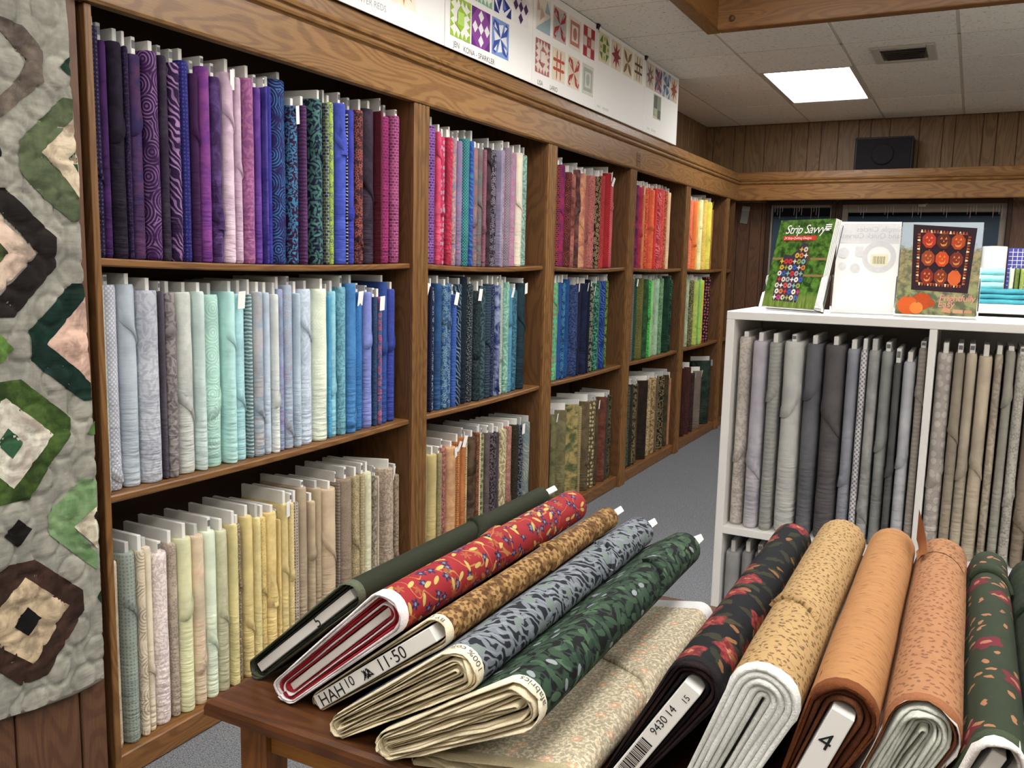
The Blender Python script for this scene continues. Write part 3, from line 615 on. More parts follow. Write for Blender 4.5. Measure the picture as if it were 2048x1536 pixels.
BOLTS = parse("""@ 1 1
1.530 0.033 0.575 2a1d45 6b5a8a d dusky-violet F.35
1.562 0.028 0.549 5a2a72 3c1c54 m deep-purple 
1.600 0.043 0.555 241a30 3c2c48 m aubergine-black F.55
1.631 0.015 0.553 33204a 5a4070 r dark-grape 
1.663 0.045 0.539 43356a 6a4068 m bluish-plum F.62
1.711 0.047 0.558 4a1f5e a07aa8 o royal-plum 
1.751 0.030 0.557 3b2d48 524858 m smoky-olive-plum 
1.788 0.040 0.545 3e2050 b48ac0 w blackcurrant 
1.827 0.035 0.561 33307e 5a58a8 d indigo 
1.861 0.029 0.533 54265f 401a4c s plum F.66
1.899 0.043 0.560 7c3c94 9c4c98 m bright-purple 
1.945 0.045 0.541 4f2d66 7a5a9c m amethyst F.2 C
1.995 0.047 0.564 c9aec0 d8c4d0 m pale-pink F.75 T
2.035 0.029 0.558 bfa3b8 ccb6c6 m pale-mauve F.5
2.074 0.045 0.563 9a5c94 b87a9c l mauve-pink 
2.113 0.031 0.543 6c3f9c 7e50a8 m violet 
2.137 0.012 0.550 4a3f9a 6a5ab0 m lilac-indigo 
2.157 0.025 0.554 3e3a9a 4c4ab0 m ultramarine 
2.213 0.082 0.585 35286a 2d8fc0 o navy-turquoise 
2.283 0.050 0.516 4a1a50 2ca0c8 v maroon-turquoise T
2.322 0.025 0.523 5c3566 7a4a80 t dusty-purple 
2.383 0.092 0.554 262a50 5c9a8a l midnight-fern F.65
2.440 0.018 0.551 3a3080 b8c840 k blue-lime 
2.466 0.031 0.556 9db830 5a3a80 f lime-purple 
2.514 0.061 0.558 5468c8 4050b0 m periwinkle F.7 C
2.552 0.013 0.536 181820 b8b8c4 t black-white 
2.579 0.036 0.546 4048b0 5058b8 m cornflower F.3
2.625 0.050 0.551 4a3038 b06050 f rust-black F.12
2.693 0.076 0.565 3e3040 544458 m charcoal-plum F.45
2.741 0.012 0.566 6e2436 803048 s ruby 
2.782 0.062 0.549 6e1e70 d03468 k magenta 
2.841 0.053 0.558 74286c d87898 k fuchsia-pink 
@ 1 2
1.523 0.012 0.557 b5bbb0 a0a89c m ash-green 
1.558 0.056 0.557 a9abb4 cfd0d8 g silver-white F.04
1.616 0.055 0.559 a9b4bd b4bec6 s misty-blue F.77
1.680 0.069 0.542 b9bcc4 9ca0ac l dove-grey 
1.723 0.012 0.541 5a5560 706a74 s slate 
1.751 0.040 0.536 98908f 5c5258 l taupe-grey F.78
1.807 0.069 0.537 c2c5c0 b4b8b0 m oyster F.35
1.859 0.031 0.539 b5c7c4 c0d0cc s pale-seafoam 
1.916 0.077 0.528 a2cabd c4e0d4 o mint F.3
1.977 0.037 0.537 a9d4d0 b6dcd8 s light-aqua F.7
2.024 0.052 0.529 a0cdd2 aed6da m ice-blue F.35 T
2.063 0.017 0.528 6a8a8e c0ccc8 t birch-teal 
2.096 0.042 0.535 9aabba b9b0ae m storm-blue F.25
2.135 0.031 0.532 aebccb bcc8d4 s powder-blue 
2.168 0.028 0.526 c5cbc8 d0d4d0 s milk-white F.3
2.199 0.029 0.542 8fa6be 9a88b4 m lavender-blue 
2.238 0.042 0.555 a5b8cc b4a8a8 f pale-sky F.1
2.274 0.026 0.527 a9bac8 b6c4d0 s frost-blue 
2.327 0.072 0.540 b3c0ce c6d0da l cloud-blue F.72
2.403 0.071 0.539 d0d8c4 dde4d0 o pale-lemon 
2.449 0.013 0.512 3a9cc8 50acd0 s turquoise 
2.477 0.038 0.529 7fbfcf 90c8d4 m aqua F.3
2.520 0.040 0.543 76b0be 4a8898 v dusty-aqua 
2.570 0.054 0.555 3f86bc 5090c4 m azure F.05
2.627 0.054 0.521 2f7fb8 2466a0 o cerulean T
2.681 0.047 0.520 7f8cc8 8a94cc m wisteria F.6
2.719 0.022 0.500 3c5a80 304c68 v slate-navy 
2.746 0.024 0.500 3a70a0 d84848 f blue-red T
2.786 0.048 0.556 32589c 4064a8 m cobalt F.5
2.837 0.047 0.527 3d4fa0 4a58a8 v blue-indigo F.55
@ 1 3
1.529 0.043 0.546 c9b9a0 b5a090 m parchment 
1.579 0.048 0.560 9aa398 748280 d grey-green F.7
1.618 0.024 0.555 cdbfa8 8a7a68 o ivory-medallion 
1.646 0.026 0.556 d8ccb4 cdbfa8 s ivory F.32
1.692 0.059 0.525 dccfcb b8a8a4 v blush-white 
1.738 0.027 0.540 b8a998 97877a f stone-floral 
1.779 0.050 0.547 d9d9ae d0d0a2 s pale-pistachio F.55
1.831 0.048 0.540 d0c2a4 d8b8a0 m peach-beige F.2
1.880 0.045 0.540 ccd8c0 d4dec8 s pale-celadon F.32
1.928 0.045 0.530 c2c0a0 b4b090 m khaki-ivory F.45
1.969 0.028 0.540 d6cb90 ccc080 s straw 
1.997 0.021 0.533 8a7a62 c8bca0 r pepper-brown F.6
2.039 0.040 0.548 d8c684 cfba78 s maize F.3
2.073 0.023 0.536 dccf94 d2c288 m pale-primrose 
2.104 0.032 0.528 d4bd74 b8a058 r mustard-cream F.5
2.149 0.051 0.534 dec784 d6bc74 m butter F.4 C
2.183 0.013 0.500 d4bf7c ccb470 s honey 
2.207 0.030 0.550 d8c588 cebb7c m vanilla F.55 T
2.234 0.018 0.548 d4c48c c4b078 r wheat F.5
2.264 0.033 0.541 b8a898 3a302a d taupe-black 
2.309 0.047 0.584 b3a288 a8967c s taupe 
2.350 0.029 0.525 bba98c b09e80 s oatmeal F.6
2.384 0.034 0.565 b5a486 a89678 s fawn 
2.444 0.080 0.550 cbb698 c2ac8e s sand F.55
2.493 0.012 0.563 9a8c80 6a6058 t grey-bark 
2.539 0.077 0.567 9f8c78 8c7a68 r mushroom 
2.604 0.046 0.563 b5a67e 8a7c58 f khaki-blossom F.5
2.645 0.029 0.564 b8aa84 7a6c50 k khaki-brick 
2.687 0.049 0.561 c6c4a4 d4d2b4 x pale-sage 
2.722 0.013 0.539 b0a594 4a4440 l black-twig 
2.738 0.012 0.536 bfae98 b4a48e s biscuit 
2.802 0.112 0.551 b9a894 8c7a68 v beige-branch F.3 T
2.879 0.032 0.511 a8967e 75644e v umber-beige F.3
@ 2 1
3.098 0.073 0.560 4a2068 c080d0 k violet-maze 
3.153 0.030 0.547 c83a6a e05878 m hot-pink F.8
3.191 0.040 0.533 c03060 9ab0c0 x pink-grey F.4
3.228 0.025 0.537 a81c48 c03058 w raspberry 
3.258 0.027 0.541 b01850 e84a60 w crimson 
3.292 0.035 0.544 8a8098 d09060 l grey-orange 
3.333 0.039 0.538 7a7fa0 b06a90 v pink-blue 
3.380 0.049 0.553 2a6a7a 4ab0a0 g teal-square 
3.422 0.029 0.550 3a4ea8 2a8a90 w royal-blue 
3.467 0.054 0.528 7a6a78 a07870 m mauve-grey F.35
3.519 0.041 0.532 6a7a78 8a5a60 m sage-mauve F.5
3.553 0.022 0.531 8a5a6a a07080 r rose-brown F.3
3.599 0.060 0.544 3a2a30 5a4450 m bitter-chocolate F.85
3.655 0.046 0.541 3c3040 98909c f mulberry-black 
3.690 0.018 0.543 8c84a0 a098b0 s lavender-grey 
3.725 0.045 0.548 a89098 6a5a70 f heather-floral 
3.778 0.054 0.564 7c7080 a8949c g heather-grey 
3.842 0.068 0.547 a08aa0 c05a78 f lilac-pink 
3.907 0.054 0.552 cfc8b4 c4bca8 s warm-ivory F.5
3.962 0.048 0.546 8ab0a4 5a6a64 l aqua-black 
@ 2 2
3.071 0.035 0.539 2c3a6a 5a6aa8 l navy-violet T
3.100 0.017 0.535 2a2e50 343a60 s ink-blue 
3.129 0.036 0.530 1e2638 a0b0c0 f black-white 
3.173 0.041 0.548 2a5a88 34689a m denim-blue 
3.212 0.033 0.540 2f6498 88a8a8 f blue-sage F.7
3.251 0.038 0.550 2e5688 80a0b0 f steel-blue F.65
3.288 0.030 0.500 3a62a8 4a70b4 t bright-blue T
3.332 0.052 0.545 1a2c40 7a9ab0 w navy-ribbon 
3.394 0.066 0.577 182838 2c4258 r midnight-navy 
3.453 0.046 0.546 141c26 8a98a0 r black-starry 
3.505 0.050 0.514 22343c 44585c v dark-teal-grey F.4 T
3.558 0.048 0.536 2e4850 5c7a80 l slate-teal 
3.610 0.049 0.545 40586a 20303c t grey-teal F.45
3.653 0.031 0.542 1c2850 6a7a9a r navy-pebble 
3.692 0.041 0.537 2a3c78 a0acc8 m cloudy-blue F.05
3.740 0.047 0.562 a8b4a4 7a8a80 r pale-lichen F.3
3.791 0.048 0.548 6aa090 a0c4b0 l mint-frond 
3.840 0.044 0.519 4a90ac 5c9cb4 m sky-blue F.65 T
3.893 0.055 0.508 2e6478 5890a0 l teal-blue 
3.958 0.067 0.542 1c3c48 2c5058 m dark-teal F.6 T
@ 2 3
3.069 0.061 0.559 b0a580 8a7e60 m olive-beige F.25
3.134 0.063 0.549 c8b87a bca868 s pale-gold 
3.184 0.030 0.546 9c8f68 84784e v khaki 
3.233 0.061 0.560 b0746a 3a2624 v rose-pink 
3.304 0.071 0.552 c09060 d0a878 m peach-tan T
3.359 0.030 0.565 a86a2c d8a860 d amber T
3.393 0.032 0.582 b87028 c88438 m pumpkin-gold T
3.422 0.017 0.568 c0a878 5a4428 o cream-ring 
3.470 0.073 0.572 4a3828 7a6248 m dark-walnut F.7
3.523 0.026 0.584 7a4a28 a87848 f rust-brown 
3.547 0.015 0.576 d8c8b0 a04a38 d red-white 
3.578 0.043 0.566 9aa070 16160f x sage-black 
3.620 0.033 0.566 6a5c5c 7c6c6c m grey-mauve 
3.680 0.081 0.557 3c3038 8a7c84 v plum-vine 
3.734 0.018 0.550 5c5054 6c6064 s pewter 
3.779 0.065 0.556 9c8c68 d8cfa0 l khaki-cream 
3.838 0.046 0.564 b88878 8a4a44 f salmon-pink F.3
3.918 0.108 0.557 3a3222 5c5238 r dark-olive 
3.996 0.041 0.547 2c3444 8a94a0 v navy-grey T
4.064 0.086 0.550 7c8c8c b0a88c w blue-grey 
@ 3 1
4.310 0.021 0.531 8a2a3a 2a3a7a f red-navy 
4.346 0.043 0.539 1c2450 d85030 k navy-orange 
4.409 0.075 0.548 a82060 5a2878 m magenta-violet F.5
4.496 0.090 0.521 5a2a28 b05a50 o oxblood 
4.571 0.053 0.519 7a3c38 b87868 m brick F.7
4.619 0.037 0.549 5a3438 8a6058 m brown-plum F.6 C
4.678 0.073 0.534 b0685a d0a070 m coral-peach F.4
4.749 0.062 0.528 b06a60 8a4840 g dusty-coral F.3
4.832 0.095 0.538 b8706a 904c48 v salmon 
4.914 0.060 0.539 2a1614 c0a078 f black-cream 
4.978 0.061 0.548 a82830 d06050 r scarlet-speck 
5.068 0.110 0.571 a81420 b41c28 s pure-red T
5.155 0.057 0.543 b8304a e89090 g cherry-houndstooth F.65 T
@ 3 2
4.301 0.023 0.531 6cc49c 80d0ac s pale-jade F.7
4.358 0.084 0.539 48b88c a85a34 x jade-medallion F.75
4.420 0.033 0.541 22589a 2c64a4 s medium-blue 
4.452 0.024 0.540 1c4c80 4aa0b8 f blue-teal 
4.517 0.098 0.559 12568c 18609a m peacock-blue 
4.616 0.092 0.528 2a4070 5a6e98 v denim-navy F.3 T
4.681 0.031 0.534 202a48 2a3452 s deep-navy 
4.748 0.096 0.536 1c2446 2c3860 m blue-black T
4.817 0.032 0.558 161e3a 1e2644 s darkest-navy 
4.884 0.095 0.516 16221e a8b090 f black-moss T
4.956 0.040 0.534 1e5a54 60b090 l emerald-teal 
5.000 0.041 0.548 345070 5a7890 s slate-blue 
5.055 0.061 0.545 1c3a80 4a80b8 w blue-ribbon 
5.108 0.036 0.547 3a4a20 90b030 f lime-moss 
@ 3 3
4.320 0.069 0.503 3a3024 5c4c38 m bark-brown 
4.401 0.087 0.542 6a6844 8a8858 m moss-olive T
4.516 0.135 0.549 766a48 8c8a60 m olive-drab 
4.669 0.166 0.561 5c6a44 c0a860 m peacock-gold F.12 C
4.772 0.032 0.537 a89868 8a7a50 t khaki-rib 
4.853 0.120 0.556 7c6c4c 5c5038 m taupe-olive F.3
4.957 0.080 0.549 6c5c3c d0c490 x olive-cream 
5.025 0.049 0.543 5c4c30 6c5c3c m sepia T
5.120 0.130 0.551 6a3a2a 8a5440 m russet 
5.201 0.024 0.541 4a4a40 5a5a4e s stone-olive 
5.254 0.072 0.550 1e201a 8a7c48 f black-gold 
@ 4 1
5.543 0.029 0.541 5a2078 e0a0d8 x purple-white 
5.589 0.056 0.543 6a1e5c a83c70 m berry 
5.667 0.091 0.539 b82848 c84060 m crimson-rose F.4 T
5.732 0.032 0.555 c88030 d89848 s amber-gold 
5.781 0.058 0.544 c83a28 e89040 v red-orange 
5.837 0.046 0.553 d04a20 e06030 f vermilion F.5
5.914 0.098 0.546 e06a20 ec8038 m tangerine F.5
5.995 0.055 0.562 d03030 dc4040 s poppy-red 
6.067 0.079 0.568 c82838 f0a0a0 w red-scallop 
6.152 0.081 0.566 d02c34 e87060 f tomato-red 
6.219 0.043 0.560 a85040 d89050 v cinnamon 
6.274 0.058 0.552 e8c8a0 dcb890 s cream-peach 
@ 4 2
5.564 0.060 0.555 6e6658 8c8474 t grey-bark 
5.635 0.074 0.546 1a5a4c 206454 s pine-teal T
5.734 0.116 0.559 6c6a2c 98904c r olive-gold 
5.846 0.100 0.554 2e5a34 4a7a48 m forest-leaf F.5
5.927 0.052 0.549 1e9a3c 40d850 l neon-green F.5
5.973 0.032 0.544 8cc878 a0d48c s apple-green 
6.038 0.091 0.553 8aa088 a8bca0 m grey-sage 
6.127 0.078 0.557 98bc9c acc8ac m pale-jade 
6.211 0.080 0.557 5c8a60 8cb488 l fern-sage 
6.331 0.152 0.571 10402e 1c5840 m dark-pine 
6.443 0.061 0.542 123824 4a8a5a w black-green 
@ 4 3
5.522 0.049 0.561 2c3c30 90a090 r green-pebble 
5.577 0.050 0.567 3c4a3a 708070 v grey-moss 
5.642 0.070 0.573 3a3428 4a4234 m dark-umber 
5.715 0.065 0.565 2a2418 a89868 f black-straw 
5.764 0.024 0.566 5a4224 6a5030 s tobacco 
5.878 0.173 0.573 2c2a22 4a3020 m espresso-moss 
6.033 0.068 0.570 9c8458 d0bc88 l beige-leaf 
6.118 0.091 0.568 8c7044 c8b080 l tan-leaf 
6.199 0.060 0.559 6c5c48 7c6c56 m drab-brown 
6.306 0.139 0.562 2c2618 a09060 l black-khaki 
6.437 0.111 0.556 4a3e28 6c5c3c m olive-brown 
6.515 0.032 0.526 a87850 b88860 s apricot-brown 
@ 5 1
6.832 0.126 0.540 f08050 e86848 v coral-orange F.4
6.960 0.118 0.544 f07a08 f48818 s vivid-orange F.35
7.058 0.066 0.551 f8a818 f4a010 s marigold 
7.144 0.096 0.568 f8f0a0 f4e890 s pale-yellow F.6
7.257 0.119 0.577 f0c848 e8bc3c m golden-yellow 
7.377 0.110 0.563 f8dc10 f0d008 s lemon-yellow F.4 T
7.479 0.082 0.509 b8843c 9a6c30 r tan-cork 
@ 5 2
6.772 0.041 0.550 90b8a8 a0c4b4 s pale-eucalyptus 
6.859 0.122 0.549 b0b898 8c9878 m sage-cream 
6.974 0.098 0.538 5c5a34 a8a470 v olive-cream 
7.094 0.130 0.532 b8c850 a0b440 m chartreuse F.3
7.196 0.064 0.548 58a040 d8f0a0 d green-white 
7.254 0.041 0.542 90c848 a0d458 s bright-lime 
7.326 0.092 0.536 d0c020 e89020 f yellow-orange 
7.468 0.168 0.563 1e1a38 c87060 x navy-coral 
@ 5 3
6.761 0.148 0.540 8a2420 a83c2c m brick-red 
6.892 0.099 0.565 4a2420 5a302a m maroon-brown 
7.010 0.124 0.562 502c28 703c34 f wine-brown 
7.142 0.126 0.500 40302e 54403c m plum-brown T
7.297 0.168 0.503 8a7c70 5c5048 g taupe-check T
7.574 0.336 0.567 28382e 42584a m spruce F.55 T
@ 6 1
7.919 0.055 0.500 1e201c 50584c r black-gravel T
@ 6 2
7.919 0.055 0.573 10121a 1c2030 m near-black 
7.981 0.055 0.573 1a1a20 3a3a40 l black-smoke """)
for (b, row), L in BOLTS.items():
    for i, (y, t, h, c1, c2, pat, nm, fl) in enumerate(L):
        rs = random.Random(b*1000 + row*100 + i)
        flap = next((float(f[1:]) for f in fl if f[0] == 'F'), None); lean = next((float(f[1:]) for f in fl if f[0] == 'L'), 0.0)
        yaw = 0.0; tt = t; y0 = y
        if t > .085:
            tt = .056; a = min(.95, (min(t, .17)-.066)/.145); yaw = math.asin(a); y0 = y + .5*(min(t, .17)-.062)
            fr = -.01
        roof = {1: .72, 2: .596, 3: .70}[row] + (sag(b, y, 1) - sag(b, y, 2) if row == 2 else 0)
        upright_bolt('fabric_bolt', bolt_label(nm, i, L, ROWW[row]), 'fabric bolts on the wall shelves', (-.030, y0, SH[row]+max(sag(b, y-t/2-.004, row), sag(b, y+t/2+.004, row), sag(b, y, row))), (1, 0), tt-.001, h, fabric(c1, c2, pat), flap, 'T' in fl, rs, front=rs.uniform(-.009, .009), yaw=yaw, lean=lean, roof=roof, loose='C' in fl)
# ================================================================== white cube shelf with grey and beige bolts
WSX0, WSX1, WSY0, WSY1, WST = 1.338, 2.62, 2.591, 2.975, 1.327
ws = thing('cube_shelf', (1.98, 2.78, 0), 'white laminate cube shelf of grey and beige bolts behind the table', 'shelf')
q = MB(); q.box(WSX0, WSX1, WSY0, WSY1, WST-.024, WST, 0, .0015); q.build('top_panel', WHITE, ws)
for x in (WSX0, WSX1-.024): q = MB(); q.box(x, x+.024, WSY0, WSY1, 0, WST-.0242, 0, .0015); q.build('side_panel', WHITE, ws)
q = MB(); q.box(1.8835, 1.9025, WSY0+.002, WSY1, .03, WST-.0242, 0, .001); q.build('divider', WHITE, ws)
for z in (.65, .006):
    for a, c in ((WSX0+.0242, 1.8833), (1.9027, WSX1-.0242)): q = MB(); q.box(a, c, WSY0+.001, WSY1-.012, z, z+.022, 0, .001); q.build('shelf', WHITE, ws)
q = MB(); q.box(WSX0+.01, WSX1-.01, WSY1-.008, WSY1-.001, .01, WST-.03); q.build('back_panel', plain('grey_back', '9a9894', .7), ws)
WB = parse("""@ 1
1.388 0.040 0.578 b0a8a0 989088 v ivory-vine F.35
1.434 0.045 0.569 a09ca4 a8a4ac s lilac-grey F.32
1.478 0.037 0.568 8c8c88 94948f t ribbed-grey F.7
1.530 0.060 0.573 a8a8a4 b0b0ac s silver-grey F.62
1.587 0.049 0.570 66676c 6e6f74 s slate-grey F.72
1.644 0.060 0.570 5e5a5c 686466 s charcoal-taupe F.6
1.693 0.033 0.562 84868f 8c8e97 s blue-grey F.3
1.722 0.019 0.562 b4b2b4 5c5a64 g white-grey 
1.748 0.029 0.562 8e8e8c 9c9c9a m cloudy-grey F.15
1.782 0.032 0.560 858784 8d8f8c s mid-grey F.5
1.811 0.020 0.532 5c5c5c 646464 s dark-grey F.4
1.840 0.032 0.536 a4a5aa acadb2 s pale-silver F.45
1.870 0.022 0.576 948c84 a09890 t taupe-stripe F.75
@ 2
1.920 0.042 0.566 9c948e b4aea8 x grey-spotted F.35
1.957 0.027 0.569 8e8474 968c7c s warm-taupe F.6
1.988 0.028 0.569 a09684 a89e8c s beige F.4
2.023 0.035 0.563 a89c88 b0a490 s cream-beige F.45
2.054 0.021 0.570 968a7a aaa292 l beige-leaf 
2.080 0.024 0.582 8f8c82 97948a s grey-beige F.75
2.107 0.026 0.575 a8a49a 8c8880 f ivory-floral F.3
2.139 0.032 0.578 857868 8d8070 s mocha F.2
2.170 0.026 0.578 a0968a a89e92 s light-taupe 
@ 3
1.386 0.047 0.558 8c8c8c 949494 s stone-grey 
1.431 0.033 0.562 808080 888888 s steel-grey 
1.470 0.034 0.566 74747a 5a5a60 r speckled-steel 
1.510 0.038 0.569 90908c 989894 s ash-grey 
1.555 0.042 0.572 7c7a7c 848284 s gull-grey 
1.601 0.041 0.574 9a9a98 a2a2a0 s light-grey """)
WHERE = {(1,): 'upper grey cube', (2,): 'upper beige cube', (3,): 'lower grey cube'}
for key, L in WB.items():
    zb = .672 if key[0] < 3 else .028; lo = WSX0+.027 if key[0] != 2 else 1.905; hi = 1.881 if key[0] != 2 else WSX1-.03
    prev = lo
    for i, (x, t, h, c1, c2, pat, nm, fl) in enumerate(L):
        rs = random.Random(9000 + key[0]*100 + i); x = max(x, prev+t/2); 
        if x+t/2 > hi: t = max(.012, hi-(x-t/2)-.001); x = hi-t/2
        prev = x+t/2+.0008
        flap = next((float(f[1:]) for f in fl if f[0] == 'F'), None)
        upright_bolt('fabric_bolt', bolt_label(nm, i, L, WHERE[key]), 'fabric bolts in the white cube shelf', (x, 2.618, zb), (0, -1), t-.0012, h, fabric(c1, c2, pat, 8, ALB*1.35), flap, False, rs, front=rs.uniform(-.008, .008), depth=.22, roof=.6)

# ================================================================== printed boards clipped up above the cornice
def print_mat():
    g = G('colour_print', .6, .25); a = g.n('ShaderNodeAttribute', attribute_name='print'); p = g.tc('Object')
    g.base(g.mul(a.outputs['Color'], g.mix(g.noise(p, 90, 3), (.86, .86, .86, 1), (1.1, 1.1, 1.1, 1)))); return g.m
PRINT = print_mat()
INK = plain('lettering_ink', '3c3c40', .7); INKP = plain('pale_lettering', 'a8a8aa', .7); FOAM = plain('white_foam_board', 'f4f3f0', .6, .25)
def block(kind, c):
    """quilt block drawn in the unit square -> list of (points, colour)"""
    P = [([(0, 0), (1, 0), (1, 1), (0, 1)], c[0])]
    def rect(a, b, d, e, k): P.append(([(a, b), (d, b), (d, e), (a, e)], c[k]))
    def poly(pts, k): P.append((pts, c[k]))
    def spin(pts, k, n=4):
        for i in range(n):
            t = 2*math.pi*i/n; poly([(.5+(x-.5)*math.cos(t)-(y-.5)*math.sin(t), .5+(x-.5)*math.sin(t)+(y-.5)*math.cos(t)) for x, y in pts], k)
    if kind == 'star':
        spin([(.5, .02), (.62, .38), (.38, .38)], 1); spin([(.16, .16), (.42, .32), (.32, .42)], 1); rect(.34, .34, .66, .66, 1); spin([(.5, .38), (.56, .5), (.44, .5)], 2)
    elif kind == 'sawtooth':
        for i in range(5):
            a = i*.2; poly([(a, 0), (a+.2, 0), (a+.1, .17)], 1); poly([(a, 1), (a+.2, 1), (a+.1, .83)], 1); poly([(0, a), (0, a+.2), (.17, a+.1)], 1); poly([(1, a), (1, a+.2), (.83, a+.1)], 1)
        poly([(.2, .35), (.5, .2), (.5, .5)], 1); poly([(.8, .65), (.5, .8), (.5, .5)], 1); rect(.34, .34, .66, .66, 2); poly([(.5, .17), (.66, .34), (.34, .34)], 1); poly([(.5, .83), (.66, .66), (.34, .66)], 1)
    elif kind == 'diamonds':
        poly([(0, .0), (.3, 0), (0, .3)], 2); poly([(1, 1), (.7, 1), (1, .7)], 2); poly([(0, 1), (.3, 1), (0, .7)], 2); poly([(1, 0), (.7, 0), (1, .3)], 2)
        for x, y in ((.5, .82), (.5, .5), (.5, .18), (.18, .5), (.82, .5)): poly([(x, y-.16), (x+.15, y), (x, y+.16), (x-.15, y)], 1)
    elif kind == 'kite':
        for i in range(4):
            t = math.pi/2*i
            R = lambda x, y: (.5+(x-.5)*math.cos(t)-(y-.5)*math.sin(t), .5+(x-.5)*math.sin(t)+(y-.5)*math.cos(t))
            poly([R(.05, .12), R(.2, .04), R(.5, .5), R(.12, .36)], 1); poly([R(.5, .5), R(.34, .1), R(.62, .16)], 2); poly([R(.12, .14), R(.25, .12), R(.32, .32)], 2)
    elif kind == 'pinwheel': 
        spin([(.5, .5), (.08, .42), (.3, .05)], 1); spin([(.5, .5), (.5, .12), (.72, .2)], 2); spin([(0, 0), (.3, 0), (0, .3)], 1)
    elif kind == 'nine':
        for i in range(3):
            for j in range(3): rect(i/3+.02, j/3+.02, i/3+.31, j/3+.31, 1 if (i+j) % 2 == 0 else 2)
        rect(.39, .39, .61, .61, 0)
    elif kind == 'hash':
        for x in (.36, .64): poly([(x-.03, .1), (x, .02), (x+.03, .1), (x+.045, .5), (x+.03, .9), (x, .98), (x-.03, .9), (x-.045, .5)], 1)
        for y in (.36, .64):
            for x in (.2, .5, .8): poly([(x+.14*math.cos(t*math.pi/5), y+.055*math.sin(t*math.pi/5)) for t in range(10)], 1)
    elif kind == 'petals':
        for t in (45, 135, 225, 315):
            a = math.radians(t); d = (math.cos(a), math.sin(a)); n = (-d[1], d[0]); pts = []
            for s in range(11):
                f = s/10; pts.append((.5+d[0]*.6*f+n[0]*.11*math.sin(math.pi*f), .5+d[1]*.6*f+n[1]*.11*math.sin(math.pi*f)))
            for s in range(10, 0, -1):
                f = s/10; pts.append((.5+d[0]*.6*f-n[0]*.11*math.sin(math.pi*f), .5+d[1]*.6*f-n[1]*.11*math.sin(math.pi*f)))
            poly(pts, 1)
    elif kind == 'cross':
        spin([(.33, .02), (.67, .02), (.67, .3), (.5, .42), (.33, .3)], 2); rect(.36, .36, .64, .64, 1); spin([(.05, .33), (.33, .05), (.33, .33)], 1)
        spin([(.45, .1), (.55, .1), (.55, .24), (.45, .24)], 3)
    elif kind == 'frame':
        rect(.12, .12, .88, .88, 1); rect(.24, .24, .76, .76, 0); poly([(.5+.16*math.cos(t*.5236), .5+.2*math.sin(t*.5236)) for t in range(12)], 1)
    elif kind == 'photo': rect(.05, .1, .5, .95, 1); rect(.5, .4, .95, .95, 2); rect(.1, .1, .55, .42, 3); rect(.55, .05, .95, .4, 1)
    elif kind == 'half':
        poly([(0, 0), (1, 0), (1, .55), (.1, .1)], 1); poly([(.25, .3), (.6, .5), (.35, .75)], 2); poly([(.6, .6), (1, .6), (.75, .98)], 1); poly([(.05, .55), (.3, .6), (.1, .95)], 2)
    return P
PX = .0146                     # back face of the boards
H = lambda *a: [lin(v) for v in a]
BOARDS = [
 (2.33, 3.098, 'white foam board with one red star print on the oak cornice', [(2.735, 2.385, 'star', H('f6eedb', 'd9a860', 'c02830'))], [('MIDWINTER REDS', 2.44, 2.337, .026)]),
 (3.101, 3.881, 'white foam board with lime, purple and blue quilt block prints', [(3.14, 2.362, 'sawtooth', H('f2f2ea', '9cc43a', 'b8dc70')), (3.31, 2.362, 'diamonds', H('8c4a9c', 'f0eef2', '6a2f80')), (3.485, 2.362, 'kite', H('7f9cd4', '3c54a8', 'eef0f4')),
   (3.155, 2.545, 'star', H('f2efe6', 'd05a68', 'f0e0a0')), (3.325, 2.545, 'sawtooth', H('eef2ea', '8cc0a0', 'c8e0d0')), (3.50, 2.545, 'pinwheel', H('f0f0f2', '26307c', '6a78c0')), (3.675, 2.545, 'diamonds', H('f0eef0', '4a2c5c', 'f0eef0'))], [('JEN', 3.165, 2.322, .026), ('KONA - SPARKLER', 3.245, 2.318, .026)]),
 (3.884, 4.672, 'white foam board with eight red and grey quilt block prints', [(3.915, 2.568, 'half', H('e4dcd0', '9cb4bc', 'c0a8a0')), (4.105, 2.568, 'kite', H('c8b8b0', 'a83038', 'a8b8bc')), (4.295, 2.568, 'frame', H('eee4d8', 'c08078', 'b04a48')), (4.485, 2.568, 'nine', H('c87070', 'a82c34', 'e8dcd4')),
   (3.915, 2.372, 'sawtooth', H('e8dcd0', 'b06a68', 'e8dcd0')), (4.105, 2.372, 'hash', H('ece0c8', 'c0543c')), (4.295, 2.372, 'kite', H('e8dcc4', 'b43c40', 'e0d0b8')), (4.485, 2.372, 'frame', H('d8d6c8', 'a8b4ac'))], [('LISA', 3.945, 2.318, .026), ('LARIO', 4.085, 2.318, .026)]),
 (4.675, 5.475, 'mostly blank white foam board with four folk-art block prints along its top', [(4.705, 2.585, 'cross', H('e6dcbc', '5c8438', 'dcd6b0', 'b8a030')), (4.895, 2.585, 'star', H('eadcc4', '98303a', '98303a')), (5.085, 2.585, 'petals', H('eadcc4', '8c6c38')), (5.275, 2.585, 'hash', H('e8dac0', '4c3420'))], []),
 (5.478, 6.190, 'white foam board with four star prints and one small dark photo', [(5.50, 2.588, 'star', H('d8c8b8', '7c5c50', 'd8c8b8')), (5.668, 2.588, 'kite', H('c8b8b0', '34406c', '8c3c44')), (5.836, 2.588, 'pinwheel', H('dcd4c8', '5c88b4', '3c4c6c')), (6.004, 2.588, 'star', H('dccdb8', 'a05034', 'a05034')), (5.665, 2.42, 'photo', H('c8c4b0', '4c5244', '7c8470', 'a8a890'))], []),
]
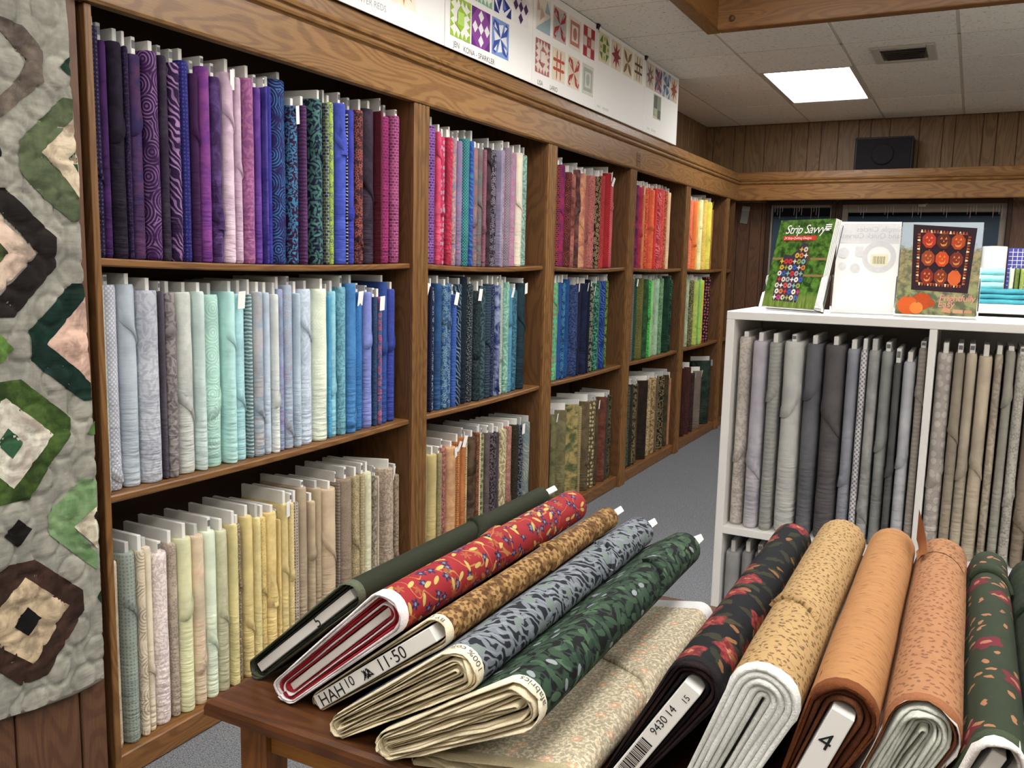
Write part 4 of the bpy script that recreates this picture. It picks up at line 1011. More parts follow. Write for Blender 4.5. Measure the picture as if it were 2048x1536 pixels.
for bi, (y0, y1, lb, blocks, words) in enumerate(BOARDS):
    t = thing('sample_board', (PX, (y0+y1)/2, 2.309), lb, 'poster board', 'sample boards above the shelving')
    q = MB(); q.box(PX, PX+.005, y0, y1, 2.3092, 2.766, 0, .0008); bo = q.build('board', FOAM, t)
    for (by, bz, kind, c) in blocks:
        q = MB(); s = .158
        for k, (pts, colr) in enumerate(block(kind, c)): q.poly([(PX+.0052+.00015*k, by+s*x, bz+s*y) for x, y in pts], 0, colr)
        q.build('block_print', PRINT, bo, fix=False)
    for (txt, ty, tz, sz) in words:
        q = MB(); letter(q, txt, sz*1.25, lambda x, y: (PX+.0054, ty+x, tz+y)); q.build('lettering', INKP if bi == 0 else INK, bo, fix=False)
    if bi in (3, 4):
        q = MB(); rs = random.Random(bi)
        for a, n in ((.03, 5), (.11, 9)):
            for k in range(n): q.box(PX+.0052, PX+.0054, y0+a+.05*(bi-3)+k*.011, y0+a+.05*(bi-3)+k*.011+.007, 2.333, 2.345+.004*rs.random())
        q.build('faded_lettering', plain('faded_ink_%d' % bi, 'd8d8d6', .7), bo)
for y, lb in ((4.673, 'black binder clip where the red-block board meets the ceiling'), (5.476, 'black binder clip where the last two boards meet the ceiling'), (3.882, 'black binder clip between the blue-block and red-block boards')):
    t = thing('binder_clip', (PX, y, 2.735), lb, 'clip', 'binder clips on the boards')
    q = MB(); q.poly([(PX-.004, y-.016, 2.769), (PX-.004, y+.016, 2.769), (PX-.001, y+.016, 2.742), (PX-.001, y-.016, 2.742)]); q.poly([(PX+.019, y-.016, 2.769), (PX+.019, y+.016, 2.769), (PX+.0075, y+.016, 2.742), (PX+.0075, y-.016, 2.742)]); q.poly([(PX-.004, y-.016, 2.769), (PX-.004, y+.016, 2.769), (PX+.019, y+.016, 2.769), (PX+.019, y-.016, 2.769)])
    q.poly([(PX-.004, y-.016, 2.769), (PX+.019, y-.016, 2.769), (PX+.0075, y-.016, 2.742), (PX-.001, y-.016, 2.742)]); q.poly([(PX-.004, y+.016, 2.769), (PX+.019, y+.016, 2.769), (PX+.0075, y+.016, 2.742), (PX-.001, y+.016, 2.742)])
    q.build('clip_body', BLACK, t)
    q = MB(); q.tube([(PX+.012, y-.010, 2.745), (PX+.016, y-.008, 2.725), (PX+.016, y+.008, 2.725), (PX+.012, y+.010, 2.745)], .0014, 6); q.build('clip_handle', METAL, t)
# ------------------------------------------------------------------ loudspeaker on the back ledge
t = thing('loudspeaker', (1.2, 8.28, 2.305), 'black box loudspeaker standing on the oak ledge of the back wall', 'speaker')
q = MB(); q.box(.975, 1.435, 8.2, 8.40, 2.306, 2.585, 0, .006); q.build('cabinet', BLACK, t)
q = MB(); q.box(.99, 1.42, 8.192, 8.2, 2.318, 2.573, 0, .003); gr = q.build('grille', plain('speaker_cloth', '1e1b20', .9), t)
q = MB(); q.lathe([(.085, 0), (.09, .004), (.075, .006), (.03, .004), (0, .003)], (0, 0, 0), 24); q.v = [(1.2+p[0], 8.191-p[2], 2.44+p[1]) for p in q.v]; q.build('cone_ring', plain('speaker_ring', '1f1c21', .9), gr)
# little bag hanging on the panelling beside the window
t = thing('hanging_packet', (.0, 8.39, 1.86), 'pale packet hanging on the dark panelling beside the corner bay', 'packet')
q = MB(); q.xf = Matrix.Translation((.03, 8.406, 2.03)) @ Matrix.Rotation(.12, 4, 'Y'); q.box(-.035, .035, -.004, .004, -.16, -.04, 0, .002); q.build('bag', plain('grey_packet', '8a8680', .5), t)
q = MB(); q.xf = Matrix.Translation((.03, 8.404, 2.03)) @ Matrix.Rotation(.12, 4, 'Y'); q.box(-.037, .037, -.005, .005, -.042, 0, 0, .002); q.build('header_card', plain('packet_header', 'a8a49c', .6), t)

# ================================================================== quilt on the panelled wall
EDGE = [(1.415, 2.057), (1.421, 1.975), (1.42, 1.868), (1.423, 1.817), (1.427, 1.691), (1.43, 1.586), (1.433, 1.436), (1.436, 1.378), (1.439, 1.213), (1.444, 1.085), (1.447, .996), (1.45, .873), (1.45, .666), (1.45, .546), (1.45, .439), (1.448, .335)]
BOTT = [(.30, .40), (.80, .385), (1.108, .368), (1.156, .357), (1.256, .340), (1.358, .331), (1.448, .335)]
CIRC = [(1.33, 1.949), (1.276, 1.868), (1.39, 1.871), (1.337, 1.792), (1.275, 1.709), (1.395, 1.71), (1.34, 1.633), (1.403, 1.554), (1.281, 1.552), (1.239, 1.626), (1.347, 1.473), (1.281, 1.392), (1.233, 1.478), (1.405, 1.4), (1.345, 1.315), (1.272, 1.231), (1.407, 1.231), (1.229, 1.3), (1.263, 1.985), (1.37, 2.007), (1.353, 1.146), (1.42, 1.069), (1.292, 1.059), (1.233, .985), (1.362, .984), (1.3, .905), (1.423, .906), (1.368, .821), (1.237, .831), (1.305, .742), (1.426, .738), (1.185, .745), (1.374, .658), (1.249, .648), (1.309, .568), (1.38, .49), (1.188, .582), (1.247, .491), (1.322, .41), (1.434, .423), (1.257, .353), (1.191, .416), (1.392, .355)]
PATCH = [["chevron", "6d6258", [[1.216, 1.943], [1.251, 1.967], [1.304, 1.959], [1.352, 1.916], [1.353, 1.844], [1.298, 1.796], [1.237, 1.738], [1.204, 1.738], [1.206, 1.77], [1.24, 1.789], [1.285, 1.832], [1.315, 1.886], [1.281, 1.911], [1.249, 1.94]]], ["chevron", "5d6b4a", [[1.397, 1.817], [1.423, 1.817], [1.421, 1.771], [1.34, 1.684], [1.382, 1.646], [1.43, 1.586], [1.429, 1.529], [1.408, 1.527], [1.34, 1.579], [1.284, 1.636], [1.287, 1.705]]], ["triangle", "b5a48c", [[1.421, 1.771], [1.425, 1.726], [1.431, 1.645], [1.43, 1.586], [1.382, 1.646], [1.34, 1.684]]], ["chevron", "2e2522", [[1.195, 1.592], [1.249, 1.595], [1.366, 1.488], [1.362, 1.418], [1.255, 1.302], [1.178, 1.304], [1.18, 1.329], [1.214, 1.342], [1.321, 1.451], [1.226, 1.549], [1.194, 1.563]]], ["diamond", "a89585", [[1.194, 1.568], [1.225, 1.538], [1.315, 1.451], [1.214, 1.351], [1.18, 1.335]]], ["square", "4e5a30", [[1.187, 1.449], [1.222, 1.478], [1.249, 1.448], [1.219, 1.42]]], ["chevron", "0e3b30", [[1.4, 1.379], [1.436, 1.378], [1.437, 1.345], [1.331, 1.234], [1.412, 1.163], [1.441, 1.129], [1.444, 1.085], [1.42, 1.086], [1.314, 1.175], [1.292, 1.198], [1.291, 1.271]]], ["triangle", "b59585", [[1.331, 1.234], [1.437, 1.345], [1.439, 1.213], [1.441, 1.129], [1.412, 1.163]]], ["triangle", "17402f", [[1.391, 1.885], [1.419, 1.914], [1.42, 1.868]]], ["triangle", "2e5a3e", [[1.406, 1.677], [1.426, 1.697], [1.43, 1.645]]], ["square", "5a7a2e", [[1.209, 1.25], [1.221, 1.266], [1.248, 1.23], [1.22, 1.198], [1.184, 1.218]]], ["square", "1e1e1a", [[1.228, 1.678], [1.245, 1.686], [1.247, 1.664], [1.232, 1.655]]], ["frame", "5c7a2a", [[1.167, 1.154], [1.262, 1.157], [1.385, 1.048], [1.383, 1.006], [1.311, 0.922], [1.268, 0.865], [1.186, 0.868], [1.151, 0.883]]], ["diamond", "c2b4a2", [[1.224, 1.117], [1.34, 1.012], [1.231, 0.9], [1.19, 0.941], [1.157, 0.978], [1.163, 1.078], [1.2, 1.099]]], ["square", "2f5a3c", [[1.224, 1.046], [1.262, 1.009], [1.229, 0.973], [1.196, 1.013]]], ["square", "1f1a14", [[1.235, 0.826], [1.269, 0.793], [1.233, 0.757], [1.201, 0.791]]], ["frame", "4a3328", [[1.205, 0.72], [1.273, 0.715], [1.397, 0.597], [1.398, 0.543], [1.287, 0.411], [1.217, 0.417], [1.163, 0.477], [1.135, 0.511], [1.145, 0.683], [1.177, 0.704]]], ["diamond", "a8967a", [[1.245, 0.679], [1.357, 0.57], [1.255, 0.455], [1.167, 0.536], [1.15, 0.568], [1.172, 0.62]]], ["square", "1a1816", [[1.246, 0.605], [1.28, 0.565], [1.244, 0.532], [1.209, 0.568]]], ["chevron", "8fae7c", [[1.447, 0.877], [1.408, 0.889], [1.312, 0.818], [1.313, 0.766], [1.44, 0.637], [1.444, 0.678], [1.38, 0.768], [1.445, 0.806]]], ["triangle", "c0ae98", [[1.38, 0.768], [1.445, 0.806], [1.444, 0.695]]], ["triangle", "2a2a20", [[1.436, 0.781], [1.448, 0.805], [1.449, 0.764]]], ["triangle", "4e6a34", [[1.428, 0.999], [1.448, 1.032], [1.448, 0.995]]], ["triangle", "24402c", [[1.437, 0.564], [1.448, 0.582], [1.447, 0.543]]]]
def lerp(tab, x, k=0, j=1):
    if x <= tab[0][k]: return tab[0][j]
    for a, b in zip(tab, tab[1:]):
        if a[k] <= x <= b[k]: return a[j] + (b[j]-a[j])*(x-a[k])/(b[k]-a[k])
    return tab[-1][j]
EZ = sorted((z, y) for y, z in EDGE)
CALL = CIRC + [(y-.235, z+.02) for y, z in CIRC] + [(y-.47, z) for y, z in CIRC]
def qh(y, z):
    d = min(((y-cy)**2 + (z-cz)**2) for cy, cz in CALL)**.5; R = .037
    fr = (y*21.0+.2*math.sin(z*3)) % 1.0; fr = min(fr, 1-fr)/21.0
    h = .010 - .0058*math.exp(-((d-R)/.0042)**2) - (.0045*math.exp(-(fr/.004)**2) if d > R else 0)
    if d < R: h += .0022*(1-(d/R)**2)
    return .010 + h + .005*math.sin(y*7+z*2.1) + .0017*mnoise.noise(Vector((y*38, z*75, 0)))
qt = thing('patchwork_quilt', (.01, .9, .33), 'patchwork quilt of green and brown hexagon blocks hanging on the panelled wall', 'quilt')
ny, nz = 110, 290; rows, uvs = [], []
YC = [.42+.63*j/20 for j in range(20)] + [1.05+.40*j/90 for j in range(91)]
for i in range(nz+1):
    r_, u_ = [], []
    for j in range(ny+1):
        s = (YC[j]-.42)/1.03; v = i/nz; y = .42 + s*1.03; z = lerp(BOTT, y) + (2.30 - lerp(BOTT, y))*v; y = min(y, .42 + s*(lerp(EZ, z)-.42))
        r_.append((.004 + qh(y, z), y, z)); u_.append((y, z))
    rows.append(r_); uvs.append(u_)
m = MB(); m.grid(rows, 0, True, uvs)
back = [[(.003, p[1], p[2]) for p in r_] for r_ in (rows[0], rows[-1])]
m.grid([rows[0], back[0]], 0, True, [uvs[0], uvs[0]]); m.grid([rows[-1], back[1]], 0, True, [uvs[-1], uvs[-1]])
m.grid([[r_[-1] for r_ in rows], [(.003, r_[-1][1], r_[-1][2]) for r_ in rows]], 0, True, [[u[-1] for u in uvs]]*2)
m.build('background_cloth', fabric('b0ada0', '8f8d82', 'm', 1, 1.05), qt)
def clip(poly, x0, x1, y0, y1):
    for ax, lim, sg in ((0, x0, 1), (0, x1, -1), (1, y0, 1), (1, y1, -1)):
        out = []
        for i in range(len(poly)):
            a, b = poly[i-1], poly[i]; da, db = sg*(a[ax]-lim), sg*(b[ax]-lim)
            if da >= 0 and db >= 0: out.append(b)
            elif da >= 0 or db >= 0:
                t = da/(da-db); p = (a[0]+(b[0]-a[0])*t, a[1]+(b[1]-a[1])*t); out.append(p)
                if db >= 0: out.append(b)
        poly = out
        if len(poly) < 3: return []
    return poly
CS = .0075
def shade(hx, f): return ''.join('%02x' % max(0, min(255, int(int(hx[i:i+2], 16)*f))) for i in (0, 2, 4))
def lay_patch(nm, hx, pts, lift):
    mb = MB(); ids = {}
    ys = [p[0] for p in pts]; zs = [p[1] for p in pts]
    i0, i1 = int(math.floor(min(ys)/CS)), int(math.ceil(max(ys)/CS)); j0, j1 = int(math.floor(min(zs)/CS)), int(math.ceil(max(zs)/CS))
    for i in range(i0, i1):
        for j in range(j0, j1):
            c = clip(pts, i*CS, (i+1)*CS, j*CS, (j+1)*CS)
            if not c: continue
            idx = []
            for p in c:
                k = (round(p[0], 5), round(p[1], 5))
                if k not in ids: ids[k] = len(mb.v); mb.v.append((.0045 + lift + qh(*k), k[0], k[1]))
                if ids[k] not in idx: idx.append(ids[k])
            if len(idx) >= 3: mb.face(idx, 0, True, [(mb.v[q][1], mb.v[q][2]) for q in idx])
    if mb.f: mb.build('patch', fabric(hx, {'5c7a2a': '2c4416', '8fae7c': '6a9458', '5d6b4a': '7a8660'}.get(hx, shade(hx, 1.4)), 'm', 1, 1.0), qt, fix=False)
for nm, hx, pts in PATCH:
    lf = {'chevron': .0020, 'frame': .0020, 'triangle': .0028, 'diamond': .0028, 'square': .0036}[nm]
    lay_patch(nm, hx, [(p[0], p[1]) for p in pts], lf)
    if nm in ('frame', 'chevron') and min(p[0] for p in pts) > 1.27 or nm == 'frame': lay_patch(nm, hx, [(p[0]-.40, p[1]) for p in pts], lf)
BIND = fabric('6a6258', 'b0a898', 't', 2)
m = MB(); pts = [(.018, .42 + 1.02*i/60, lerp(BOTT, .42+1.02*i/60)) for i in range(61)]; m.tube(pts, .0055, 8); m.build('binding', BIND, qt)
# ================================================================== display table
TOPM = oak('dark_table_oak', '74482a', '4e2e1a', 'x', .35, 1.0, k=.62); APR = oak('golden_apron_oak', 'b0762e', '7a4a1c', 'x', .4, .8, k=.85); LEGM = oak('table_leg_oak', '9a622e', '6c421e', 'z', .45, k=.7)
tb = thing('display_table', (1.9, 1.1, 0), 'dark oak display table with golden apron holding the leaning fabric bolts', 'table')
TX0, TX1, TY0, TY1 = 1.132, 2.75, .769, 1.44
q = MB(); z0 = ZT-.021
prof = [(0, z0), (.0, z0+.010), (.002, z0+.016), (.007, z0+.0205), (.011, ZT)]
lo_ = [[(TX0+d, TY0+d, z), (TX1-d, TY0+d, z), (TX1-d, TY1-d, z), (TX0+d, TY1-d, z)] for d, z in prof]
q.grid(lo_, 0, False, closed=True); q.face([16, 17, 18, 19]); q.face([3, 2, 1, 0]); q.build('table_top', TOPM, tb)
for x in (1.166, TX1-.082):
    for y in (.796, TY1-.08): q = MB(); q.box(x, x+.045, y, y+.045, 0, z0-.0002, 0, .003); q.build('leg', LEGM, tb)
for b_ in ((1.2115, TX1-.0825, .806, .826), (1.2115, TX1-.0825, TY1-.065, TY1-.045)): q = MB(); q.box(*b_, z0-.050, z0-.0002, 0, .002); q.build('apron', APR, tb)
for x in (1.176, TX1-.065): q = MB(); q.box(x, x+.02, .8415, TY1-.0805, z0-.050, z0-.0002, 0, .002); q.build('apron', oak('apron_oak_side', 'b0742e', '7a4a1c', 'y', .4, .8), tb)
q = MB(); q.box(1.2, TX1-.07, .83, TY1-.06, .30, .32, 0, .002); q.build('lower_shelf', TOPM, tb)
# ================================================================== hero cloth materials
def hero(name, fn, wr=.35):
    g = G(name, .85, .2); uv = g.tc('UV'); g.base(fn(g, uv)); weave = g.noise(uv, 900, 1)
    h = g.math('ADD', g.math('MULTIPLY', weave, .12), g.noise(g.vec('MULTIPLY', uv, (40., 9., 1.)), 1.0, 2)); g.bump(h, wr, .0035); return g.m
K = ALB*.70
def red_floral(g, uv):
    c = g.mix(g.noise(uv, 60, 3), dye('a8202c', K), dye('b82a34', K))
    q = g.math('ABSOLUTE', g.math('SUBTRACT', g.noise(uv, 17, .5, .4, .5), .5)); c = g.mix(g.math('MULTIPLY', g.math('SUBTRACT', 1.0, g.step(q, .006, .004)), .8), c, dye('c8963c', K))
    f, r, k = g.flower(uv, 62, .0085, 5); sel = g.step(r, .55, .02); c = g.mix(g.math('MULTIPLY', f, sel), c, dye('34406e', K)); c = g.mix(g.math('MULTIPLY', k, sel), c, dye('8a94a8', K))
    f2, r2, k2 = g.flower(g.vec('ADD', uv, (.4, .7, 0)), 40, .009, 6); c = g.mix(g.math('MULTIPLY', f2, g.math('MULTIPLY', g.step(r2, .62, .02), .6)), c, dye('b87830', K))
    e, r3, _, _ = g.ellipse(g.vec('ADD', uv, (.9, .2, 0)), 44, .0085, .003); return g.mix(g.math('MULTIPLY', e, g.step(r3, .4, .02)), c, dye('c9b45c', K))
def damask(g, uv):
    c = g.mix(g.step(g.noise(uv, 120, 2, .5, .6), .5, .05), dye('6f4c1e', K), dye('94702f', K))
    f, r, k = g.flower(uv, 42, .0125, 5); c = g.mix(f, c, dye('b48f52', K)); return g.mix(k, c, dye('80602c', K))
def bluegrey(g, uv):
    c = g.mix(g.noise(uv, 40, 2), dye('2c3138', K), dye('3a4048', K))
    e, r, _, _ = g.ellipse(uv, 62, .011, .0042); c = g.mix(e, c, dye('868c94', K))
    nd = g.n('ShaderNodeTexWave', wave_type='BANDS', bands_direction='DIAGONAL'); g.put(nd.inputs['Vector'], uv); nd.inputs['Scale'].default_value = 40; nd.inputs['Distortion'].default_value = 10; nd.inputs['Detail'].default_value = .5
    c = g.mix(g.math('MULTIPLY', g.step(nd.outputs['Fac'], .72, .08), .8), c, dye('989ea6', K))
    e2, r2, _, _ = g.ellipse(g.vec('ADD', uv, (.5, .3, 0)), 34, .012, .008); return g.mix(g.math('MULTIPLY', e2, g.step(r2, .6, .02)), c, dye('84928c', K))
def greenleaf(g, uv):
    c = g.mix(g.noise(uv, 50, 2), dye('141d1a', K), dye('1c2724', K))
    q = g.math('ABSOLUTE', g.math('SUBTRACT', g.noise(uv, 32, 1, .5, .6), .5)); c = g.mix(g.math('MULTIPLY', g.math('SUBTRACT', 1.0, g.step(q, .018, .01)), .7), c, dye('4c5c54', K))
    e, r, lx, ly = g.ellipse(uv, 52, .0125, .005); c = g.mix(e, c, g.mix(r, dye('34543c', K), dye('5c7c5c', K)))
    e2, r2, _, _ = g.ellipse(g.vec('ADD', uv, (.61, .33, 0)), 55, .0105, .0045); c = g.mix(g.math('MULTIPLY', e2, .9), c, g.mix(r2, dye('2c4a3a', K), dye('48664e', K)))
    e3, r3, _, _ = g.ellipse(g.vec('ADD', uv, (.21, .93, 0)), 28, .007, .004); return g.mix(g.math('MULTIPLY', e3, g.step(r3, .6, .02)), c, dye('9aa0a4', K))
def creamfloral(g, uv):
    c = g.mix(g.step(g.noise(uv, 260, 2, .6), .5, .08), dye('dccbaa', K*1.35), dye('c0b498', K*1.35))
    e, r, _, _ = g.ellipse(uv, 130, .0058, .0022); c = g.mix(g.math('MULTIPLY', e, .75), c, dye('aaa288', K*1.35)); c = g.mix(g.math('MULTIPLY', g.step(g.noise(uv, 200, 1), .6, .05), .6), c, dye('eadfc6', K*1.35))
    f, r2, k = g.flower(uv, 36, .0085, 6); s = g.math('MULTIPLY', g.step(r2, .45, .02), .75); c = g.mix(g.math('MULTIPLY', f, s), c, dye('dca880', K*1.35)); return g.mix(g.math('MULTIPLY', k, s), c, dye('e8d8b8', K*1.35))
def darkrose(g, uv):
    c = g.mix(g.noise(uv, 40, 2), dye('12151c', K), dye('1c2028', K)); nz = g.vec('ADD', uv, g.vec('MULTIPLY', g.noise(uv, 70, 2, color=True), (.012, .012, 0)))
    e, r, _, _ = g.ellipse(nz, 30, .016, .0055); c = g.mix(g.math('MULTIPLY', e, .85), c, g.mix(r, dye('39402a', K), dye('5a5230', K)))
    f, r2, k = g.flower(g.vec('ADD', nz, (.3, .8, 0)), 19, .021, 5, soft=.14); s = g.step(r2, .35, .02); c = g.mix(g.math('MULTIPLY', f, s), c, g.mix(g.step(g.noise(uv, 120, 2), .5, .1), dye('7c2028', K), dye('a83c3c', K))); c = g.mix(g.math('MULTIPLY', g.math('MULTIPLY', k, s), g.step(g.noise(uv, 200, 1), .5, .1)), c, dye('c08458', K))
    e3, r3, _, _ = g.ellipse(g.vec('ADD', nz, (.7, .4, 0)), 34, .0085, .004); return g.mix(g.math('MULTIPLY', e3, g.step(r3, .6, .02)), c, dye('9a6c34', K))
def tandots(g, uv):
    c = g.mix(g.noise(uv, 30, 3), dye('b8955c', K), dye('c4a468', K)); e, r, _, _ = g.ellipse(uv, 105, .0023, .0017); c = g.mix(g.math('MULTIPLY', e, .8), c, dye('6e5428', K))
    e2, r2, _, _ = g.ellipse(g.vec('ADD', uv, (.4, .9, 0)), 110, .0042, .0006); return g.mix(g.math('MULTIPLY', e2, .7), c, dye('8a6c38', K))
def orangeweave(g, uv):
    s = g.noise(g.vec('MULTIPLY', uv, (25., 160., 1.)), 1.0, 3, .6); c = g.mix(s, dye('ac783c', K), dye('c89452', K)); return g.mix(g.math('MULTIPLY', g.step(g.noise(g.vec('MULTIPLY', uv, (60., 220., 1.)), 1.0, 2), .62, .04), .5), c, dye('8a5c2c', K))
def brownspots(g, uv):
    c = g.mix(g.noise(uv, 70, 3, .6), dye('ae7848', K), dye('c08e5c', K)); e, r, _, _ = g.ellipse(uv, 110, .0028, .0017); return g.mix(g.math('MULTIPLY', e, .55), c, dye('6e4220', K))
def greenrose(g, uv):
    c = g.mix(g.noise(uv, 35, 3), dye('38452f', K), dye('465338', K)); nz = g.vec('ADD', uv, g.vec('MULTIPLY', g.noise(uv, 70, 2, color=True), (.012, .012, 0)))
    f, r, k = g.flower(nz, 17, .019, 5, soft=.14); s = g.step(r, .42, .02); c = g.mix(g.math('MULTIPLY', f, s), c, dye('86283c', K)); c = g.mix(g.math('MULTIPLY', g.math('MULTIPLY', k, s), .8), c, dye('c08460', K))
    e, r2, _, _ = g.ellipse(g.vec('ADD', nz, (.3, .2, 0)), 42, .0062, .003); return g.mix(g.math('MULTIPLY', e, g.step(r2, .45, .02)), c, dye('b07c50', K))
def greenmott(g, uv): return g.mix(g.step(g.noise(uv, 45, 3, .6), .5, .2), dye('2e3c2a', K), dye('45533a', K))
def olive(g, uv): return g.mix(g.noise(g.vec('MULTIPLY', uv, (300., 300., 1.)), 1.0, 2), dye('333a26', K), dye('424a30', K))
# ================================================================== bolts lying on the table
def teardrop(L, ra, rb, nc=10):
    """outline of cloth around a board: radius ra at the -a end and rb at the +a end"""
    pts = []
    def arc(cx, r, t0, t1, n):
        for i in range(n+1):
            t = math.radians(t0+(t1-t0)*i/n); pts.append((cx+r*math.cos(t), r*math.sin(t), math.cos(t), math.sin(t)))
    arc(-L/2, ra, 180, 270, nc//2)
    for f in (.25, .5, .75): pts.append((-L/2+L*f, -(ra+(rb-ra)*f), 0, -1))
    arc(L/2, rb, -90, 90, nc)
    for f in (.75, .5, .25): pts.append((-L/2+L*f, ra+(rb-ra)*f, 0, 1))
    arc(-L/2, ra, 90, 180, nc//2)
    u = [0.0]
    for i in range(1, len(pts)): u.append(u[-1]+math.hypot(pts[i][0]-pts[i-1][0], pts[i][1]-pts[i-1][1]))
    h = u[-1]/2
    return [(p[0], p[1], uu-h, p[2], p[3]) for p, uu in zip(pts, u)]
_cm = {}
def edge_cloth(hx):
    if hx not in _cm:
        g = G('cut_edge_'+hx, .9, .15); p = g.tc('Object')
        g.base(g.mix(g.noise(p, 350, 3), lin(shade(hx, .88)), lin(shade(hx, 1.06)))); g.bump(g.noise(p, 500, 2), .5, .002); _cm[hx] = g.m
    return _cm[hx]
def lying_bolt(label, B, ang, width, ra, rb, y0, y1, mat, layers, selv=None, flap=None, far_selv=None, board=True, board_len=1.0, tip=.03, band=.013, seed=1, board_out=.002, core=None, splay=1.0, grp='fabric bolts lying on the display table', wob=.003, bt=.013, frontend=None):
    rs = random.Random(seed); L = width - ra - rb; a = math.asin(max(0.0, min(1.0, (B[1] - ZT - ra*1.035 - .0012)/L))); d = Vector((math.cos(a), 0, math.sin(a))); n = Vector((-math.sin(a), 0, math.cos(a)))
    c0 = Vector((B[0], 0, B[1])) - d*(L/2)
    def at(p, q_, y): return c0 + d*p + n*q_ + Vector((0, y, 0))
    o = thing('fabric_bolt', (c0.x, (y0+y1)/2, ZT), label, 'fabric bolt', grp)
    out = teardrop(L, ra, rb)
    ys = [y0, y0+.0015, y0+.006, y0+band, y0+band+.001] + [y0+.04+(y1-y0-.082)*i/9 for i in range(10)] + [y1-.036, y1-.0355, y1-.004, y1]
    rows, uvs = [], []
    for k, y in enumerate(ys):
        sw = 1 + .009*math.sin(y*23+seed) + .006*math.sin(y*61+seed*2); ins = -.002 if k in (0, len(ys)-1) else 0
        rows.append([at(p+na*(ins+rb*(sw-1)), q_+nb*(ins+rb*(sw-1)), y + (wob*.6*math.sin(u*90+seed)+wob*.4*math.sin(u*211) if k < 2 else 0)) for p, q_, u, na, nb in out]); uvs.append([(u, y-y0) for p, q_, u, na, nb in out])
    nr = len(ys)
    m = MB(); m.grid(rows, lambda i, j: 1 if i < 4 and selv else (2 if i >= nr-4 and far_selv else 0), True, uvs)
    e = (nr-1)*len(out); m.face([e+i for i in range(len(out))], 2 if far_selv else 0, False, uvs[-1])
    wf = m.build('wrapped_fabric', [mat, edge_cloth(selv or 'c8c0b0'), edge_cloth(far_selv or 'c8c0b0')], o); bd = o
    # cut edges of the wound layers at the near end
    nl = len(layers); bt2 = bt/2 + .001 if core is None else core
    for k, (hx, th, rec) in enumerate(layers):
        f0 = k/nl; f1 = f0 + th/nl
        dl = (splay-1)*ra
        def ring(f): return [(p+dl/2, q_, u, na, nb) for p, q_, u, na, nb in teardrop(L-dl, ra*splay + (bt2-ra*splay)*f - .0002, rb + (bt2-rb)*f - .0002)]
        ro, ri = ring(f0 + (.04 if k == 0 else .01)), ring(f1); rm = ring((f0+f1)/2); ph = rs.uniform(0, 6.28)
        wv = lambda u: wob*(math.sin(u*55+ph) + .6*math.sin(u*137+ph*2) + .5*mnoise.noise(Vector((u*140, k*7.3, seed))))
        rw_ = lambda u: .0012*wob/.003*mnoise.noise(Vector((u*90, k*3.1+9, seed)))
        def row(R, dy): return [at(p+na*rw_(u), q_+nb*rw_(u), y0+rec+dy+(wv(u) if dy < .02 else 0)) for p, q_, u, na, nb in R]
        m = MB(); m.grid([row(ro, .05), row(ro, .0015), row(rm, -.0008), row(ri, .0015), row(ri, .05)], 0, True); m.build('wound_layer', edge_cloth(hx), o)
    if board:
        m = MB(); m.xf = Matrix(((d.x, 0, n.x, c0.x), (0, 1, 0, 0), (d.z, 0, n.z, c0.z), (0, 0, 0, 1)))
        s = L*board_len; m.box(-L/2-ra*.3, -L/2-ra*.3+s+rb*.3, y0-board_out, y1-.003, -bt/2, bt/2, 0, .001)
        if tip: m.box(L/2-.035, L/2+rb*.78, y1-.002, y1+tip+.012, -.005, .006, 0, .001)
        bd = m.build('board', CARD, o)
    if flap:
        s0, s1, ya, yb, toward = flap; m = MB(); R = [[], [], []]; uv3 = [[], [], []]; hu = out[-1][2]
        for p, q_, u, na, nb in out:
            f = (u-s0)/(s1-s0)
            if f < -.001 or f > 1.001: continue
            y = ya + (yb-ya)*f + .012*math.sin(f*3.14); sg = 1 if toward == 'far' else -1
            for k, (dy, off) in enumerate(((0, .0004), (.0012, .0046), (.04, .0006))):
                yy_ = y + sg*dy; R[k].append(at(p+na*off, q_+nb*off, yy_)); uv3[k].append((u, yy_-y0))
        if len(R[0]) > 1: m.grid(R, 0, True, uv3); m.build('fold', mat, wf)
    def face_pt(px, py, off=.0004, across=False):
        """point on the near end of the board: px along it, py across it"""
        v = c0 + (d*px + n*py if not across else d*py + n*(-px)) ; return Vector((v.x, y0-board_out-off, v.z))
    def wrap_pt(u, y, off=.0006):
        for i in range(len(out)-1):
            if out[i][2] <= u <= out[i+1][2]:
                f = (u-out[i][2])/(out[i+1][2]-out[i][2]); P = [out[i][k]*(1-f)+out[i+1][k]*f for k in range(5)]
                return at(P[0]+P[3]*off, P[1]+P[4]*off, y)
        return at(out[-1][0], out[-1][1], y)
    return bd, face_pt, (wf, wrap_pt), L
INKB = plain('marker_ink', '1a1a1e', .7)
def mark(o, pts_fn, txt, size, dx, dy, name='lettering', mat=None, across=False, space=1.0):
    m = MB(); letter(m, txt, size, lambda x, y: pts_fn(dx+x, dy+y, .0006, across), space=space); m.build(name, mat or INKB, o, fix=False)
def wlet(o, wrap, txt, size, u0, ybase, mat):
    wf, wrap = wrap; m = MB(); letter(m, txt, size, lambda x, y: wrap(u0+x, ybase+size*.72-y)); m.build('selvage_print', mat, wf, fix=False)
SELP = plain('selvage_print_ink', '4a4a4a', .8)
DG = 'fabric bolts lying on the display table'
def cream(*t): return [(('ddd0b2', 'cfc2a2', 'd6c9aa', 'c4b796')[i % 4] if v != 'k' else '3c4048', .985 if v != 'k' else .5, .010 if v == 'k' else (-.004, -.001, -.003, .001)[i % 4]) for i, v in enumerate(t)]  # cream tones alternate for depth: shade between layers is put into their colour
